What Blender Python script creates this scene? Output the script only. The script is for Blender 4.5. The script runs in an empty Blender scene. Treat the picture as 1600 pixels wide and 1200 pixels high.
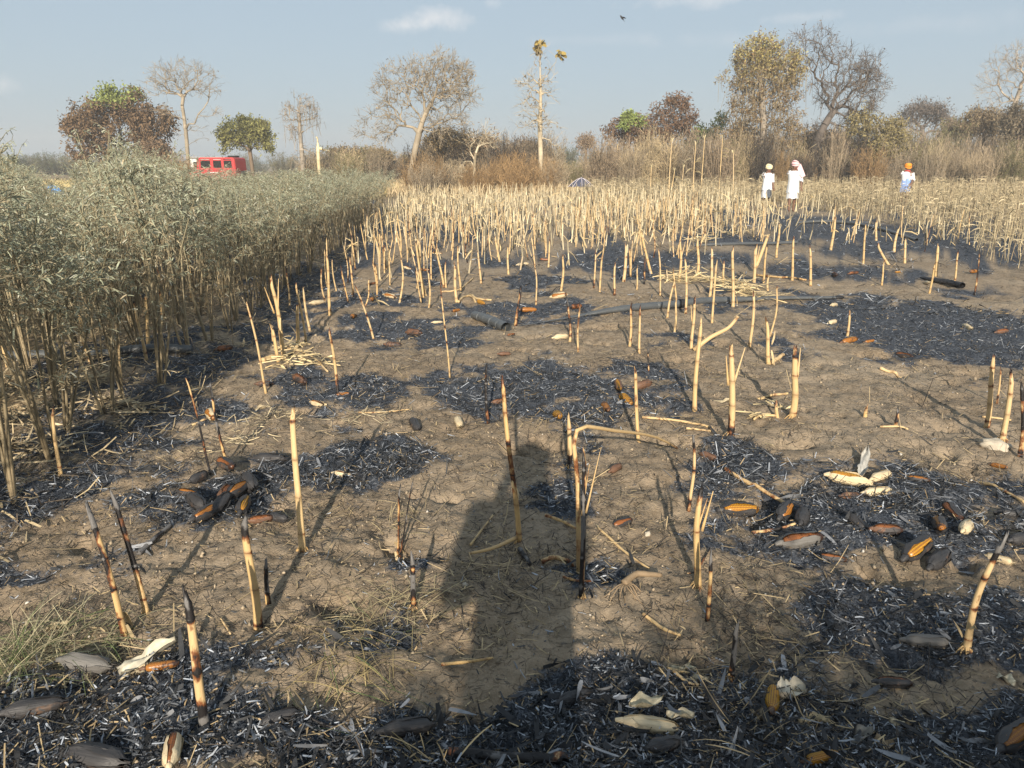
import bpy, bmesh, math, random
import numpy as np
from mathutils import Vector, Matrix

# ------------------------------------------------------------------ camera, light, sky, exposure
C = bpy.context.scene
PI = math.pi
R = math.radians
F = 1204.0; PITCH = R(15.95); CAMZ = 1.5
SUN_EL = 21.0; SUN_AZ = 2.0          # shadows run away from the camera, a touch to the right
cam_d = bpy.data.cameras.new('camera'); cam = bpy.data.objects.new('camera', cam_d)
C.collection.objects.link(cam); C.camera = cam
cam_d.sensor_width = 36; cam_d.lens = 36 * F / 1600
cam_d.clip_start = 0.05; cam_d.clip_end = 6000
cam.location = (0, 0, CAMZ); cam.rotation_euler = (PI/2 - PITCH, 0, 0)

world = bpy.data.worlds.new('World'); C.world = world; world.use_nodes = True
wn = world.node_tree.nodes; wl = world.node_tree.links
for n in list(wn): wn.remove(n)
w_out = wn.new('ShaderNodeOutputWorld'); w_bg = wn.new('ShaderNodeBackground')
sky = wn.new('ShaderNodeTexSky'); sky.sky_type = 'NISHITA'; sky.sun_disc = False
sky.sun_elevation = R(SUN_EL); sky.sun_rotation = R(180 - SUN_AZ); sky.altitude = 0
sky.air_density = 1.0; sky.dust_density = 1.5; sky.ozone_density = 1.0
w_bg.inputs['Strength'].default_value = 0.070
wl.new(w_bg.outputs[0], w_out.inputs['Surface'])
tc = wn.new('ShaderNodeTexCoord')
# the pale dusty veil of the dry-season sky, and a few small clouds high up
veil = wn.new('ShaderNodeMix'); veil.data_type = 'RGBA'; veil.inputs['Factor'].default_value = 0.8
wl.new(sky.outputs[0], veil.inputs['A']); veil.inputs['B'].default_value = (3.9, 4.85, 5.75, 1)
last = veil.outputs['Result']
def vmath(op, a, b=None):
    n = wn.new('ShaderNodeVectorMath'); n.operation = op
    if hasattr(a, 'is_output'): wl.new(a, n.inputs[0])
    else: n.inputs[0].default_value = a
    if b is not None:
        if hasattr(b, 'is_output'): wl.new(b, n.inputs[1])
        else: n.inputs[1].default_value = b
    return n
def wmath(op, a, b, clamp=False):
    n = wn.new('ShaderNodeMath'); n.operation = op; n.use_clamp = clamp
    for i, s in enumerate((a, b)):
        if hasattr(s, 'is_output'): wl.new(s, n.inputs[i])
        else: n.inputs[i].default_value = s
    return n.outputs[0]
def pixdir(px, py):
    u, v = px - 800, py - 600
    d = Vector((u, F*math.cos(PITCH) - v*math.sin(PITCH), -(F*math.sin(PITCH) + v*math.cos(PITCH))))
    return d.normalized()
wno = wn.new('ShaderNodeTexNoise'); wno.inputs['Scale'].default_value = 28; wno.inputs['Detail'].default_value = 6
wno.inputs['Roughness'].default_value = 0.62
wl.new(tc.outputs['Generated'], wno.inputs['Vector'])
for cx, cy, rx, ry, amt in [(684, 28, .052, .0140, .62), (640, 40, .045, .009, .3), (8, 130, .016, .018, .4), (1085, 2, .085, .010, .4),
                            (1260, 26, .06, .007, .25), (768, 4, .016, .008, .35), (930, 62, .10, .008, .12), (1150, 60, .09, .011, .13), (1450, 38, .13, .012, .12)]:
    d = pixdir(cx, cy)
    sub = vmath('SUBTRACT', tc.outputs['Generated'], tuple(d))
    scl = vmath('MULTIPLY', sub.outputs[0], (1/rx, 1/rx, 1/ry))
    ln = vmath('LENGTH', scl.outputs[0]).outputs['Value']
    # ragged edge: distance plus noise
    t = wmath('MULTIPLY', wno.outputs['Fac'], 2.6)
    s = wmath('ADD', ln, t)
    f = wmath('SUBTRACT', 2.25, s)
    f = wmath('MULTIPLY', f, amt*0.9, True)
    m = wn.new('ShaderNodeMix'); m.data_type = 'RGBA'
    wl.new(f, m.inputs['Factor']); wl.new(last, m.inputs['A']); m.inputs['B'].default_value = (8.3, 8.1, 8.0, 1)
    last = m.outputs['Result']
wl.new(last, w_bg.inputs['Color'])

sun_d = bpy.data.lights.new('sun', 'SUN'); sun = bpy.data.objects.new('sun', sun_d); C.collection.objects.link(sun)
sun_d.energy = 4.9; sun_d.angle = R(0.6); sun_d.color = (1.0, 0.895, 0.75)
sd = Vector((math.sin(R(SUN_AZ))*math.cos(R(SUN_EL)), math.cos(R(SUN_AZ))*math.cos(R(SUN_EL)), -math.sin(R(SUN_EL))))
sun.rotation_euler = sd.to_track_quat('-Z', 'Y').to_euler(); sun.location = (-1, -20, 12)
C.view_settings.view_transform = 'Standard'; C.view_settings.look = 'None'
C.view_settings.exposure = 0.74; C.view_settings.gamma = 1; C.view_settings.use_curve_mapping = False
C.cycles.max_bounces = 5; C.cycles.diffuse_bounces = 2; C.cycles.glossy_bounces = 2; C.cycles.transmission_bounces = 3
C.cycles.transparent_max_bounces = 6

# ------------------------------------------------------------------ noise and ground height
rng = np.random.default_rng(11)
random.seed(5)
_perm = rng.permutation(4096); _perm = np.concatenate([_perm, _perm])
_ga = rng.random(4096)*2*np.pi; _gx = np.cos(_ga); _gy = np.sin(_ga)
def noise(x, y):
    x = np.asarray(x, float); y = np.asarray(y, float)
    xi = np.floor(x).astype(int); yi = np.floor(y).astype(int); xf = x-xi; yf = y-yi
    u = xf*xf*xf*(xf*(xf*6-15)+10); v = yf*yf*yf*(yf*(yf*6-15)+10)
    def g(ix, iy, dx, dy):
        h = _perm[(_perm[ix & 4095] + iy) & 4095]
        return _gx[h]*dx + _gy[h]*dy
    a = g(xi, yi, xf, yf); b = g(xi+1, yi, xf-1, yf); c = g(xi, yi+1, xf, yf-1); d = g(xi+1, yi+1, xf-1, yf-1)
    return (a*(1-u)+b*u)*(1-v) + (c*(1-u)+d*u)*v      # about -0.7..0.7
def fbm(x, y, o=3, r=.5):
    s = 0; a = 1; f = 1
    for i in range(o):
        s = s + a*noise(x*f+17.3*i, y*f-9.1*i); a *= r; f *= 2.03
    return s
def edge_x(y):                                          # left edge of the stubble, right edge of the shrub crop
    return -2.32 - 0.082*np.maximum(np.asarray(y, float)-4.5, 0) + 0.03*np.minimum(np.asarray(y, float)-3.3, 0)
def H0(x, y):
    x = np.asarray(x, float); y = np.asarray(y, float)
    r = np.hypot(x, y)
    near = 1/(1+(r/60)**2)
    h = 0.05*fbm(x*.45, y*.45, 2)*near
    e = x - edge_x(y)
    h = h + np.where(r < 60, 0.06*np.exp(-((e+.45)/.35)**2) - 0.035*np.exp(-((e-.25)/.3)**2), 0)
    return h - 0.02
def H(x, y):
    x = np.asarray(x, float); y = np.asarray(y, float); r = np.hypot(x, y)
    f = 1/(1+(r/14)**3)
    n1 = fbm(x*3.1+5, y*3.1, 3)
    n2 = noise(x*11, y*11); n3 = noise(x*27+3, y*27)
    n4 = noise(x*55+3, y*55)
    clod = np.maximum(n2, -.05)*.021 + np.maximum(n3, -.02)*.015 + n4*.006
    dent = -0.045*np.exp(-((n1+.55)/.12)**2)
    return H0(x, y) + f*(0.04*n1 + clod + dent)
def ray(px, py):
    u, v = px-800, py-600
    return np.array([u, F*math.cos(PITCH) - v*math.sin(PITCH), -(F*math.sin(PITCH)+v*math.cos(PITCH))])
def G(px, py, h=0.0):                                   # ground point seen at a pixel of the 1600 px photograph
    d = ray(px, py); z = 0.0
    for _ in range(5):
        t = (CAMZ - h - z)/-d[2]; x, y = d[0]*t, d[1]*t; z = float(H0(x, y))
    return np.array([x, y, float(H(x, y)) + h])
def AT(px, py, Y):                                      # point at a pixel on the vertical plane y = Y
    d = ray(px, py); t = Y/d[1]
    return np.array([d[0]*t, Y, CAMZ + d[2]*t])
def pxsize(P):                                          # metres per photo pixel at P
    return (P[1]*math.cos(PITCH) + (CAMZ-P[2])*math.sin(PITCH))/F

ASH = [(540,730,125,48,1), (560,612,95,30,1), (845,608,185,40,1.1), (905,640,150,25,.9),(600,515,90,25,.9),(700,530,70,22,.8),(820,488,120,20,.7),
 (830,440,75,11,.8),(1490,525,190,58,1.4),(1330,800,250,80,.8),(1430,800,200,70,.7),(1150,740,75,55,.7),(1170,712,50,22,1),(1100,1210,760,150,1.3),(180,1150,460,85,1.2),
 (1530,985,190,70,.9),(480,1030,160,40,.45),(960,410,115,16,.8),(1080,405,90,12,.8),(1310,425,115,13,1),(350,785,100,50,1),(420,720,60,18,.6),(600,470,60,12,.7),
 (665,425,40,20,.6),(1420,372,220,30,1.0),(1290,350,110,14,1.2),(1170,372,90,9,.5),(470,600,80,20,.6),(330,650,60,25,.5),(250,690,80,30,.45),
 (925,705,40,16,.4),(1250,770,60,30,.7),(700,370,30,30,.5),(760,350,40,20,.5),(540,470,40,14,.6),(950,890,90,20,.45),(660,890,50,30,.5),
 (1300,960,140,50,.35),(180,560,170,30,.6),(120,640,90,40,.5),(400,540,60,20,.5),(1000,580,60,18,.7),(880,770,60,30,.3),(560,1010,110,35,.5),(1130,1090,300,50,.6),
 (830,580,60,14,.5),(1560,760,60,20,.5),(1060,530,40,14,.4),(1220,540,50,14,.4),(1130,480,60,12,.3)]
_ash = []
for cx, cy, rx, ry, a in ASH:
    c = G(cx, cy); n = G(cx, cy+ry); f = G(cx, max(cy-ry, 300)); s = pxsize(c)
    _ash.append((c[0], (n[1]+f[1])/2, rx*s*1.14, abs(f[1]-n[1])/2*1.14, a))
def ashmask(x, y):
    x = np.asarray(x, float); y = np.asarray(y, float)
    m = np.full(x.shape, -9.0)
    for cx, cy, rx, ry, a in _ash:
        d = np.sqrt(((x-cx)/rx)**2 + ((y-cy)/ry)**2)
        m = np.maximum(m, (1-d)*1.6*a)
    m = m + 1.15*fbm(x*2.2, y*2.2, 4, .6)
    far = fbm(x*.9+40, y*.45+7, 3)
    e_ = x - edge_x(y); m = np.maximum(m, np.where((y > 2.6) & (y < 30), (1-np.abs(e_-.12)/.55)*.55 + .9*fbm(x*2.2, y*2.2, 4, .6), -9))  # crop-edge verge: dark litter, with the shadow along it painted in as ash
    inside = (y > 9) & (y < 34)
    m = np.where(inside, np.maximum(m, (far-.12)*3.2), m)
    return np.clip(m*1.6, 0, 1)

# ------------------------------------------------------------------ mesh helpers
COL = C.collection
def mesh(name, V, Fq, col=None, mat=None, smooth=False, attrs=None, mats=None, midx=None):
    """V (n,3); Fq: (m,4) or (m,3) array, or list of such arrays"""
    V = np.asarray(V, np.float32)
    blocks = Fq if isinstance(Fq, list) else [Fq]
    blocks = [np.asarray(b, np.int32) for b in blocks if len(b)]
    me = bpy.data.meshes.new(name)
    me.vertices.add(len(V)); me.vertices.foreach_set('co', V.ravel())
    tot = sum(b.size for b in blocks); nf = sum(len(b) for b in blocks)
    me.loops.add(tot); me.loops.foreach_set('vertex_index', np.concatenate([b.ravel() for b in blocks]))
    me.polygons.add(nf)
    st = []; o = 0
    for b in blocks:
        st.append(o + np.arange(len(b))*b.shape[1]); o += b.size
    me.polygons.foreach_set('loop_start', np.concatenate(st).astype(np.int32))
    me.update(calc_edges=True)
    if col is not None:
        a = me.color_attributes.new('col', 'FLOAT_COLOR', 'POINT')
        col = np.asarray(col, np.float32)
        if col.ndim == 1: col = np.tile(col, (len(V), 1))
        c4 = np.ones((len(V), 4), np.float32); c4[:, :3] = col[:, :3]
        a.data.foreach_set('color', c4.ravel())
    for k, v in (attrs or {}).items():
        a = me.attributes.new(k, 'FLOAT', 'POINT'); a.data.foreach_set('value', np.asarray(v, np.float32))
    for m in (mats or ([mat] if mat else [])): me.materials.append(m)
    if midx is not None: me.polygons.foreach_set('material_index', np.asarray(midx, np.int32))
    if smooth: me.polygons.foreach_set('use_smooth', np.ones(nf, bool))
    return me
def obj(name, me, parent=None, loc=None, rot=None, scale=None, label=None, cat=None, group=None, kind=None):
    o = bpy.data.objects.new(name, me); COL.objects.link(o)
    if parent is not None: o.parent = parent
    if loc is not None: o.location = [float(v) for v in loc]
    if rot is not None: o.rotation_euler = rot
    if scale is not None: o.scale = scale if hasattr(scale, '__len__') else (scale,)*3
    tag(o, label, cat, group, kind)
    return o
def tag(o, label=None, cat=None, group=None, kind=None):
    if label: o['label'] = label
    if cat: o['category'] = cat
    if group: o['group'] = group
    if kind: o['kind'] = kind
    return o
class Acc:                                              # gathers arrays into one mesh
    def __init__(s): s.V=[]; s.Q=[]; s.T=[]; s.C=[]; s.n=0
    def add(s, V, Q, col):
        V = np.asarray(V, np.float32).reshape(-1,3); Q = np.asarray(Q, np.int32)
        (s.Q if Q.shape[1]==4 else s.T).append(Q+s.n); s.V.append(V)
        col = np.asarray(col, np.float32)
        if col.ndim == 1: col = np.tile(col, (len(V),1))
        s.C.append(col[:, :3]); s.n += len(V)
    def mesh(s, name, mat, smooth=False):
        F_ = []
        if s.Q: F_.append(np.concatenate(s.Q))
        if s.T: F_.append(np.concatenate(s.T))
        return mesh(name, np.concatenate(s.V), F_, np.concatenate(s.C), mat, smooth)
def unit(v):
    v = np.asarray(v, float); return v/np.maximum(np.linalg.norm(v, axis=-1, keepdims=True), 1e-9)
def rv(n, g=rng): return unit(g.normal(size=(n,3)))
def ribbons(P, D, N, L, W, curl=0., sag=0., nseg=2, shape=.7, base=.35, twist=0.):
    """leaf-like strips: P start, D direction, N face normal, all (n,3); L, W (n,)"""
    n = len(P); D = unit(D); N = unit(N - (N*D).sum(1, keepdims=True)*D); S = np.cross(D, N)
    L = np.broadcast_to(L, (n,)); W = np.broadcast_to(W, (n,))
    curl = np.broadcast_to(curl, (n,)); sag = np.broadcast_to(sag, (n,)); twist = np.broadcast_to(twist, (n,))
    V = np.zeros((n, nseg+1, 2, 3))
    for i in range(nseg+1):
        t = i/nseg
        w = (math.sin(PI*min(max(t*(1-base)+base*.5, .03), .985)))**shape
        c = P + D*(L*t)[:,None] + N*(L*curl*t*t)[:,None]; c[:,2] -= L*sag*t*t
        a = twist*t
        s = S*np.cos(a)[:,None] + N*np.sin(a)[:,None]
        V[:,i,0] = c - s*(W*w/2)[:,None]; V[:,i,1] = c + s*(W*w/2)[:,None]
    k = 2*(nseg+1); b = (np.arange(n)*k)[:,None]
    Q = np.concatenate([np.stack([b[:,0]+2*i, b[:,0]+2*i+1, b[:,0]+2*i+3, b[:,0]+2*i+2], 1) for i in range(nseg)])
    return V.reshape(-1,3), Q
def rep(col, per): return np.repeat(np.asarray(col, np.float32), per, axis=0)
def tubes(A, B, ra, rb, k=4):
    A = np.asarray(A, float); B = np.asarray(B, float); n = len(A)
    D = unit(B-A); up = np.where(np.abs(D[:,2:3]) > .9, np.array([[1.,0,0]]), np.array([[0,0,1.]]))
    X = unit(np.cross(up, D)); Y = np.cross(D, X)
    ra = np.broadcast_to(ra, (n,)); rb = np.broadcast_to(rb, (n,))
    V = np.zeros((n, 2, k, 3))
    for j in range(k):
        a = 2*PI*j/k; o = X*math.cos(a) + Y*math.sin(a)
        V[:,0,j] = A + o*ra[:,None]; V[:,1,j] = B + o*rb[:,None]
    b = np.arange(n)*2*k
    Q = np.concatenate([np.stack([b+j, b+(j+1)%k, b+k+(j+1)%k, b+k+j], 1) for j in range(k)])
    return V.reshape(-1,3), Q
def loft(rings, cap=True):
    """rings (m,k,3) -> V, list of faces (quads), caps as triangle fans"""
    rings = np.asarray(rings, float); m, k, _ = rings.shape
    V = rings.reshape(-1,3); j = np.arange(k); Q = []
    for i in range(m-1):
        Q.append(np.stack([i*k+j, i*k+(j+1)%k, (i+1)*k+(j+1)%k, (i+1)*k+j], 1))
    Q = np.concatenate(Q)
    if not cap: return V, [Q]
    V = np.concatenate([V, rings[0].mean(0)[None], rings[-1].mean(0)[None]]); c0 = m*k; c1 = m*k+1
    T = np.concatenate([np.stack([np.full(k,c0), (j+1)%k, j], 1), np.stack([np.full(k,c1), (m-1)*k+j, (m-1)*k+(j+1)%k], 1)])
    return V, [Q, T]
def path_tube(P, rad, k=10, cap=True, noise_amp=0, flat=None):
    P = np.asarray(P, float); m = len(P); rad = np.broadcast_to(rad, (m,))
    T = np.gradient(P, axis=0); T = unit(T); up = np.array([0,0,1.]) if abs(T[0,2]) < .8 else np.array([0,1.,0])
    rings = []
    for i in range(m):
        X = unit(np.cross(up, T[i])); Y = np.cross(T[i], X)
        fy = 1 if flat is None else flat[i]
        a = 2*PI*np.arange(k)/k
        rr = rad[i]*(1+noise_amp*rng.normal(size=k))
        rings.append(P[i] + X*(np.cos(a)*rr)[:,None] + Y*(np.sin(a)*rr*fy)[:,None])
    return loft(rings, cap)
def smooth_path(pts, n):
    pts = np.asarray(pts, float); t = np.linspace(0, len(pts)-1, n); out = []
    for s in t:
        i = min(int(s), len(pts)-2); u = s-i
        p0 = pts[max(i-1,0)]; p1 = pts[i]; p2 = pts[i+1]; p3 = pts[min(i+2, len(pts)-1)]
        out.append(.5*((2*p1) + (-p0+p2)*u + (2*p0-5*p1+4*p2-p3)*u*u + (-p0+3*p1-3*p2+p3)*u**3))
    return np.array(out)

# ------------------------------------------------------------------ materials
def newmat(name):
    m = bpy.data.materials.new(name); m.use_nodes = True
    nt = m.node_tree; b = nt.nodes['Principled BSDF']; return m, nt, b
def N_(nt, t, **kw):
    n = nt.nodes.new('ShaderNode'+t)
    for k, v in kw.items(): setattr(n, k, v)
    return n
def mixc(nt, fac, a, b, blend='MIX'):
    n = N_(nt, 'Mix', data_type='RGBA', blend_type=blend)
    for key, s in (('Factor', fac), ('A', a), ('B', b)):
        i = n.inputs[key]
        if hasattr(s, 'is_output'): nt.links.new(s, i)
        elif key == 'Factor': i.default_value = s
        else: i.default_value = (*s, 1)
    return n.outputs['Result']
def mth(nt, op, a, b=0., c=None, clamp=False):
    n = N_(nt, 'Math', operation=op, use_clamp=clamp)
    for i, s in enumerate((a, b, c)):
        if s is None: continue
        if hasattr(s, 'is_output'): nt.links.new(s, n.inputs[i])
        else: n.inputs[i].default_value = s
    return n.outputs[0]
def ramp(nt, f, lo, hi):
    n = N_(nt, 'MapRange', interpolation_type='SMOOTHSTEP'); nt.links.new(f, n.inputs[0])
    n.inputs[1].default_value = lo; n.inputs[2].default_value = hi; return n.outputs[0]
def tnoise(nt, scale, detail=4, rough=.55, coord='Object', stretch=None):
    t = N_(nt, 'TexCoord'); n = N_(nt, 'TexNoise'); n.inputs['Scale'].default_value = scale
    n.inputs['Detail'].default_value = detail; n.inputs['Roughness'].default_value = rough
    if coord == 'World':
        g = N_(nt, 'NewGeometry'); src = g.outputs['Position']
    else: src = t.outputs[coord]
    if stretch:
        mp = N_(nt, 'Mapping'); mp.inputs['Scale'].default_value = stretch; nt.links.new(src, mp.inputs[0]); src = mp.outputs[0]
    nt.links.new(src, n.inputs['Vector']); return n.outputs['Fac']
def bump(nt, b, f, dist, strength=1.):
    n = N_(nt, 'Bump'); n.inputs['Distance'].default_value = dist; n.inputs['Strength'].default_value = strength
    nt.links.new(f, n.inputs['Height']); nt.links.new(n.outputs[0], b.inputs['Normal'])
def attr_mat(name, rough=.75, var=.35, scale=30, transl=0., spec=.3, obj_var=0.):
    m, nt, b = newmat(name)
    a = N_(nt, 'Attribute', attribute_name='col')
    nz = tnoise(nt, scale, 3)
    c = mixc(nt, 1.0, a.outputs['Color'], mixc(nt, nz, (1-var,)*3, (1+var,)*3), 'MULTIPLY')
    if obj_var:
        oi = N_(nt, 'ObjectInfo'); c = mixc(nt, 1.0, c, mixc(nt, oi.outputs['Random'], (1-obj_var, 1-obj_var, 1-obj_var), (1+obj_var, 1+obj_var*.8, 1+obj_var*.5)), 'MULTIPLY')
    nt.links.new(c, b.inputs['Base Color']); b.inputs['Roughness'].default_value = rough
    b.inputs['Specular IOR Level'].default_value = spec
    if transl:
        tr = N_(nt, 'BsdfTranslucent'); nt.links.new(c, tr.inputs['Color'])
        mx = N_(nt, 'MixShader'); mx.inputs[0].default_value = transl
        nt.links.new(b.outputs[0], mx.inputs[1]); nt.links.new(tr.outputs[0], mx.inputs[2])
        nt.links.new(mx.outputs[0], nt.nodes['Material Output'].inputs['Surface'])
    return m
def plain_mat(name, col, rough=.7, var=.15, scale=20, metal=0., spec=.4, bmp=0., stretch=None):
    m, nt, b = newmat(name)
    nz = tnoise(nt, scale, 4, stretch=stretch)
    c = mixc(nt, nz, [v*(1-var) for v in col], [min(v*(1+var), 1) for v in col])
    nt.links.new(c, b.inputs['Base Color']); b.inputs['Roughness'].default_value = rough
    b.inputs['Metallic'].default_value = metal; b.inputs['Specular IOR Level'].default_value = spec
    if bmp: bump(nt, b, nz, bmp)
    return m
M_leaf = attr_mat('leaf_material', .7, .25, 25, .28)
M_bark = attr_mat('bark_material', .85, .3, 12)
M_brush = attr_mat('brush_material', .9, .3, 3, .15, obj_var=.12)
M_litter = attr_mat('litter_material', .75, .35, 60)
M_ash = attr_mat('ash_flake_material', .7, .5, 50, 0, .22)

# soil with charred and ashen ground where the litter burned
M_soil, nt, b = newmat('soil_material')
a_ash = N_(nt, 'Attribute', attribute_name='ash').outputs['Fac']
a_dry = N_(nt, 'Attribute', attribute_name='dry').outputs['Fac']
n1 = tnoise(nt, 1.3, 5, .6, 'World'); n2 = tnoise(nt, 14, 5, .65, 'World'); n3 = tnoise(nt, 90, 4, .7, 'World'); n4 = tnoise(nt, 36, 6, .75, 'World')
soil = mixc(nt, ramp(nt, n1, .35, .65), (.285, .216, .145), (.335, .262, .182))
soil = mixc(nt, ramp(nt, n2, .38, .7), soil, (.185, .140, .092))
soil = mixc(nt, mth(nt, 'MULTIPLY', ramp(nt, n3, .5, .75), .55), soil, (.36, .295, .21))
soil = mixc(nt, mth(nt, 'MULTIPLY', ramp(nt, n4, .56, .63), .8), soil, (.045, .037, .031))
n5 = tnoise(nt, 2.6, 6, .7, 'World'); n6 = tnoise(nt, .55, 4, .6, 'World')
soil = mixc(nt, mth(nt, 'MULTIPLY', ramp(nt, n5, .52, .70), .35), soil, (.14, .115, .09))
soil = mixc(nt, mth(nt, 'MULTIPLY', ramp(nt, n6, .48, .62), .35), soil, (.40, .325, .235))
dry = mixc(nt, n2, (.30, .22, .12), (.20, .145, .08))
soil = mixc(nt, a_dry, soil, dry)
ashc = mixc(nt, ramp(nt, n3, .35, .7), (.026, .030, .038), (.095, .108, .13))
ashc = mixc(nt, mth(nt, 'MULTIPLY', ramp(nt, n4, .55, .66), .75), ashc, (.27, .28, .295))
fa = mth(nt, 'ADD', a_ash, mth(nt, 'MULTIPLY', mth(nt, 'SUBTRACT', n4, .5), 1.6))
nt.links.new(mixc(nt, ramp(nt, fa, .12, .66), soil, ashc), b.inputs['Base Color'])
b.inputs['Roughness'].default_value = .92; b.inputs['Specular IOR Level'].default_value = .2
vor = N_(nt, 'TexVoronoi', feature='DISTANCE_TO_EDGE'); vor.inputs['Scale'].default_value = 9
gp = N_(nt, 'NewGeometry'); wob = N_(nt, 'TexNoise'); wob.inputs['Scale'].default_value = 7; wob.inputs['Detail'].default_value = 4
nt.links.new(gp.outputs['Position'], wob.inputs['Vector'])
vm = N_(nt, 'VectorMath', operation='MULTIPLY_ADD'); nt.links.new(wob.outputs['Color'], vm.inputs[0]); vm.inputs[1].default_value = (.28,.28,0)
nt.links.new(gp.outputs['Position'], vm.inputs[2]); nt.links.new(vm.outputs[0], vor.inputs['Vector'])
crack = ramp(nt, vor.outputs['Distance'], 0.0, .035)
hgt = mth(nt, 'ADD', mth(nt, 'MULTIPLY', n3, .5), mth(nt, 'ADD', n4, mth(nt, 'MULTIPLY', crack, .55)))
bump(nt, b, hgt, .011)

# maize stalk: pith-pale straw, browned and charred by the vertex attribute
def stalk_material():
    m, nt, b = newmat('maize_stalk_material')
    a = N_(nt, 'Attribute', attribute_name='col'); sep = N_(nt, 'SeparateColor'); nt.links.new(a.outputs['Color'], sep.inputs[0])
    char, tint, node = sep.outputs[0], sep.outputs[1], sep.outputs[2]
    f1 = tnoise(nt, 60, 4, .6, stretch=(1,1,.18)); f2 = tnoise(nt, 14, 4, .7, stretch=(1,1,.6)); f3 = tnoise(nt, 260, 2, .5, stretch=(1,1,.03))
    oi = N_(nt, 'ObjectInfo')
    straw = mixc(nt, tint, (.64, .48, .25), (.55, .35, .13))
    straw = mixc(nt, mth(nt, 'MULTIPLY', f3, .6), straw, (.34, .21, .09))
    straw = mixc(nt, mth(nt, 'MULTIPLY', oi.outputs['Random'], .22), straw, (.55, .45, .32))
    straw = mixc(nt, mth(nt, 'MULTIPLY', node, .85), straw, (.24, .15, .075))
    fc = mth(nt, 'ADD', char, mth(nt, 'MULTIPLY', mth(nt, 'SUBTRACT', f2, .5), 1.75))
    c = mixc(nt, ramp(nt, fc, .28, .5), straw, (.17, .062, .022))
    c = mixc(nt, ramp(nt, fc, .45, .66), c, (.014, .012, .012))
    c = mixc(nt, mth(nt, 'MULTIPLY', ramp(nt, mth(nt, 'ADD', fc, mth(nt, 'MULTIPLY', f1, .4)), 1.15, 1.35), .6), c, (.22, .21, .20))
    nt.links.new(c, b.inputs['Base Color']); b.inputs['Roughness'].default_value = .55; b.inputs['Specular IOR Level'].default_value = .35
    bump(nt, b, f3, .0012)
    return m
M_stalk = stalk_material()
# ------------------------------------------------------------------ the ground, one sheet to the horizon
def build_ground():
    phi = np.concatenate([np.linspace(-R(50), R(50), 540), np.linspace(R(50), R(310), 64)[1:-1]])
    rr = [0.25, .5, .8, 1.1]
    while rr[-1] < 11: rr.append(rr[-1]*1.0065)
    g = 1.0065
    while rr[-1] < 4500: g = min(g*1.03, 1.12); rr.append(rr[-1]*g)
    rr = np.array(rr); m, k = len(rr), len(phi)
    X = rr[:,None]*np.sin(phi)[None]; Y = rr[:,None]*np.cos(phi)[None]
    Z = H(X, Y); Z = np.where(rr[:,None] > 300, -.02, Z)
    V = np.stack([X, Y, Z], -1).reshape(-1,3)
    i = np.arange(m-1)[:,None]; j = np.arange(k)[None]
    Q = np.stack([i*k+j+0*i, i*k+(j+1)%k, (i+1)*k+(j+1)%k, (i+1)*k+j], -1).reshape(-1,4)
    V = np.concatenate([V, [[0,0,float(H(0,0))]]]); c = len(V)-1; jj = np.arange(k)
    T = np.stack([np.full(k,c), (jj+1)%k, jj], 1)
    Q = Q[:, ::-1]
    x, y = V[:,0], V[:,1]
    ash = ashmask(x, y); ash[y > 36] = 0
    e = x - edge_x(y)
    dry = np.clip((y-33)/3, 0, 1)
    dry = np.maximum(dry, np.clip(-e/1.0-.3, 0, .75)*(y > 0))
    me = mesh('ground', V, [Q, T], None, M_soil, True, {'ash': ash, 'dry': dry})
    return obj('ground', me, kind='structure', label='brown clodded soil of the burnt maize field')
build_ground()

def fan_points(n, r0, r1, a0=-46, a1=46, p=1.0, g=rng):
    u = g.random(n)**p
    r = r0*(r1/r0)**u; a = R(a0) + g.random(n)*R(a1-a0)
    return r*np.sin(a), r*np.cos(a), r
def flat_dirs(n, tilt=.15, g=rng):
    a = g.random(n)*2*PI; D = np.stack([np.cos(a), np.sin(a), g.normal(size=n)*tilt], 1)
    Nn = np.stack([g.normal(size=n)*.35, g.normal(size=n)*.35, np.ones(n)], 1)
    return D, Nn
# charred leaf flakes lying on the burnt patches
def build_ash():
    A = Acc()
    for n, r0, r1, Lr, Wr, seg in [(95000, 1.45, 3.8, (.006,.032), (.0018,.006), 2), (110000, 3.6, 9.5, (.014,.060), (.0025,.007), 1), (60000, 9, 32, (.03,.11), (.007,.018), 1)]:
        x, y, r = fan_points(n, r0, r1)
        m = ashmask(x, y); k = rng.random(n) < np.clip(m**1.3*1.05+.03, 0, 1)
        x, y, m, r = x[k], y[k], m[k], r[k]; n = len(x)
        z = H(x, y) + rng.random(n)**2*.018*np.clip(m*1.6, .2, 1) + .002
        D, Nn = flat_dirs(n, .28)
        Nn[:,:2] *= 1.8
        L = rng.uniform(*Lr, n)*(.5+rng.random(n)); W = rng.uniform(*Wr, n)
        V, Q = ribbons(np.stack([x,y,z],1), D, Nn, L, W, rng.normal(size=n)*.35, 0, seg, .6, .4, rng.normal(size=n)*1.0)
        t = rng.random(n)
        g_ = np.where(t < .46, rng.uniform(.010,.035,n), np.where(t < .84, rng.uniform(.05,.15,n), rng.uniform(.18,.46,n)))
        col = np.stack([g_*.93, g_*1.0, g_*1.10], 1)
        br = rng.random(n) < .05; col[br] = np.array([.34,.25,.14])*rng.uniform(.5,1.2,(br.sum(),1))
        A.add(V, Q, rep(col, 2*(seg+1)))
    obj('ash_litter', A.mesh('ash_litter', M_ash), kind='stuff', label='charred leaf flakes and grey ash on the burnt patches')
build_ash()
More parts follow.
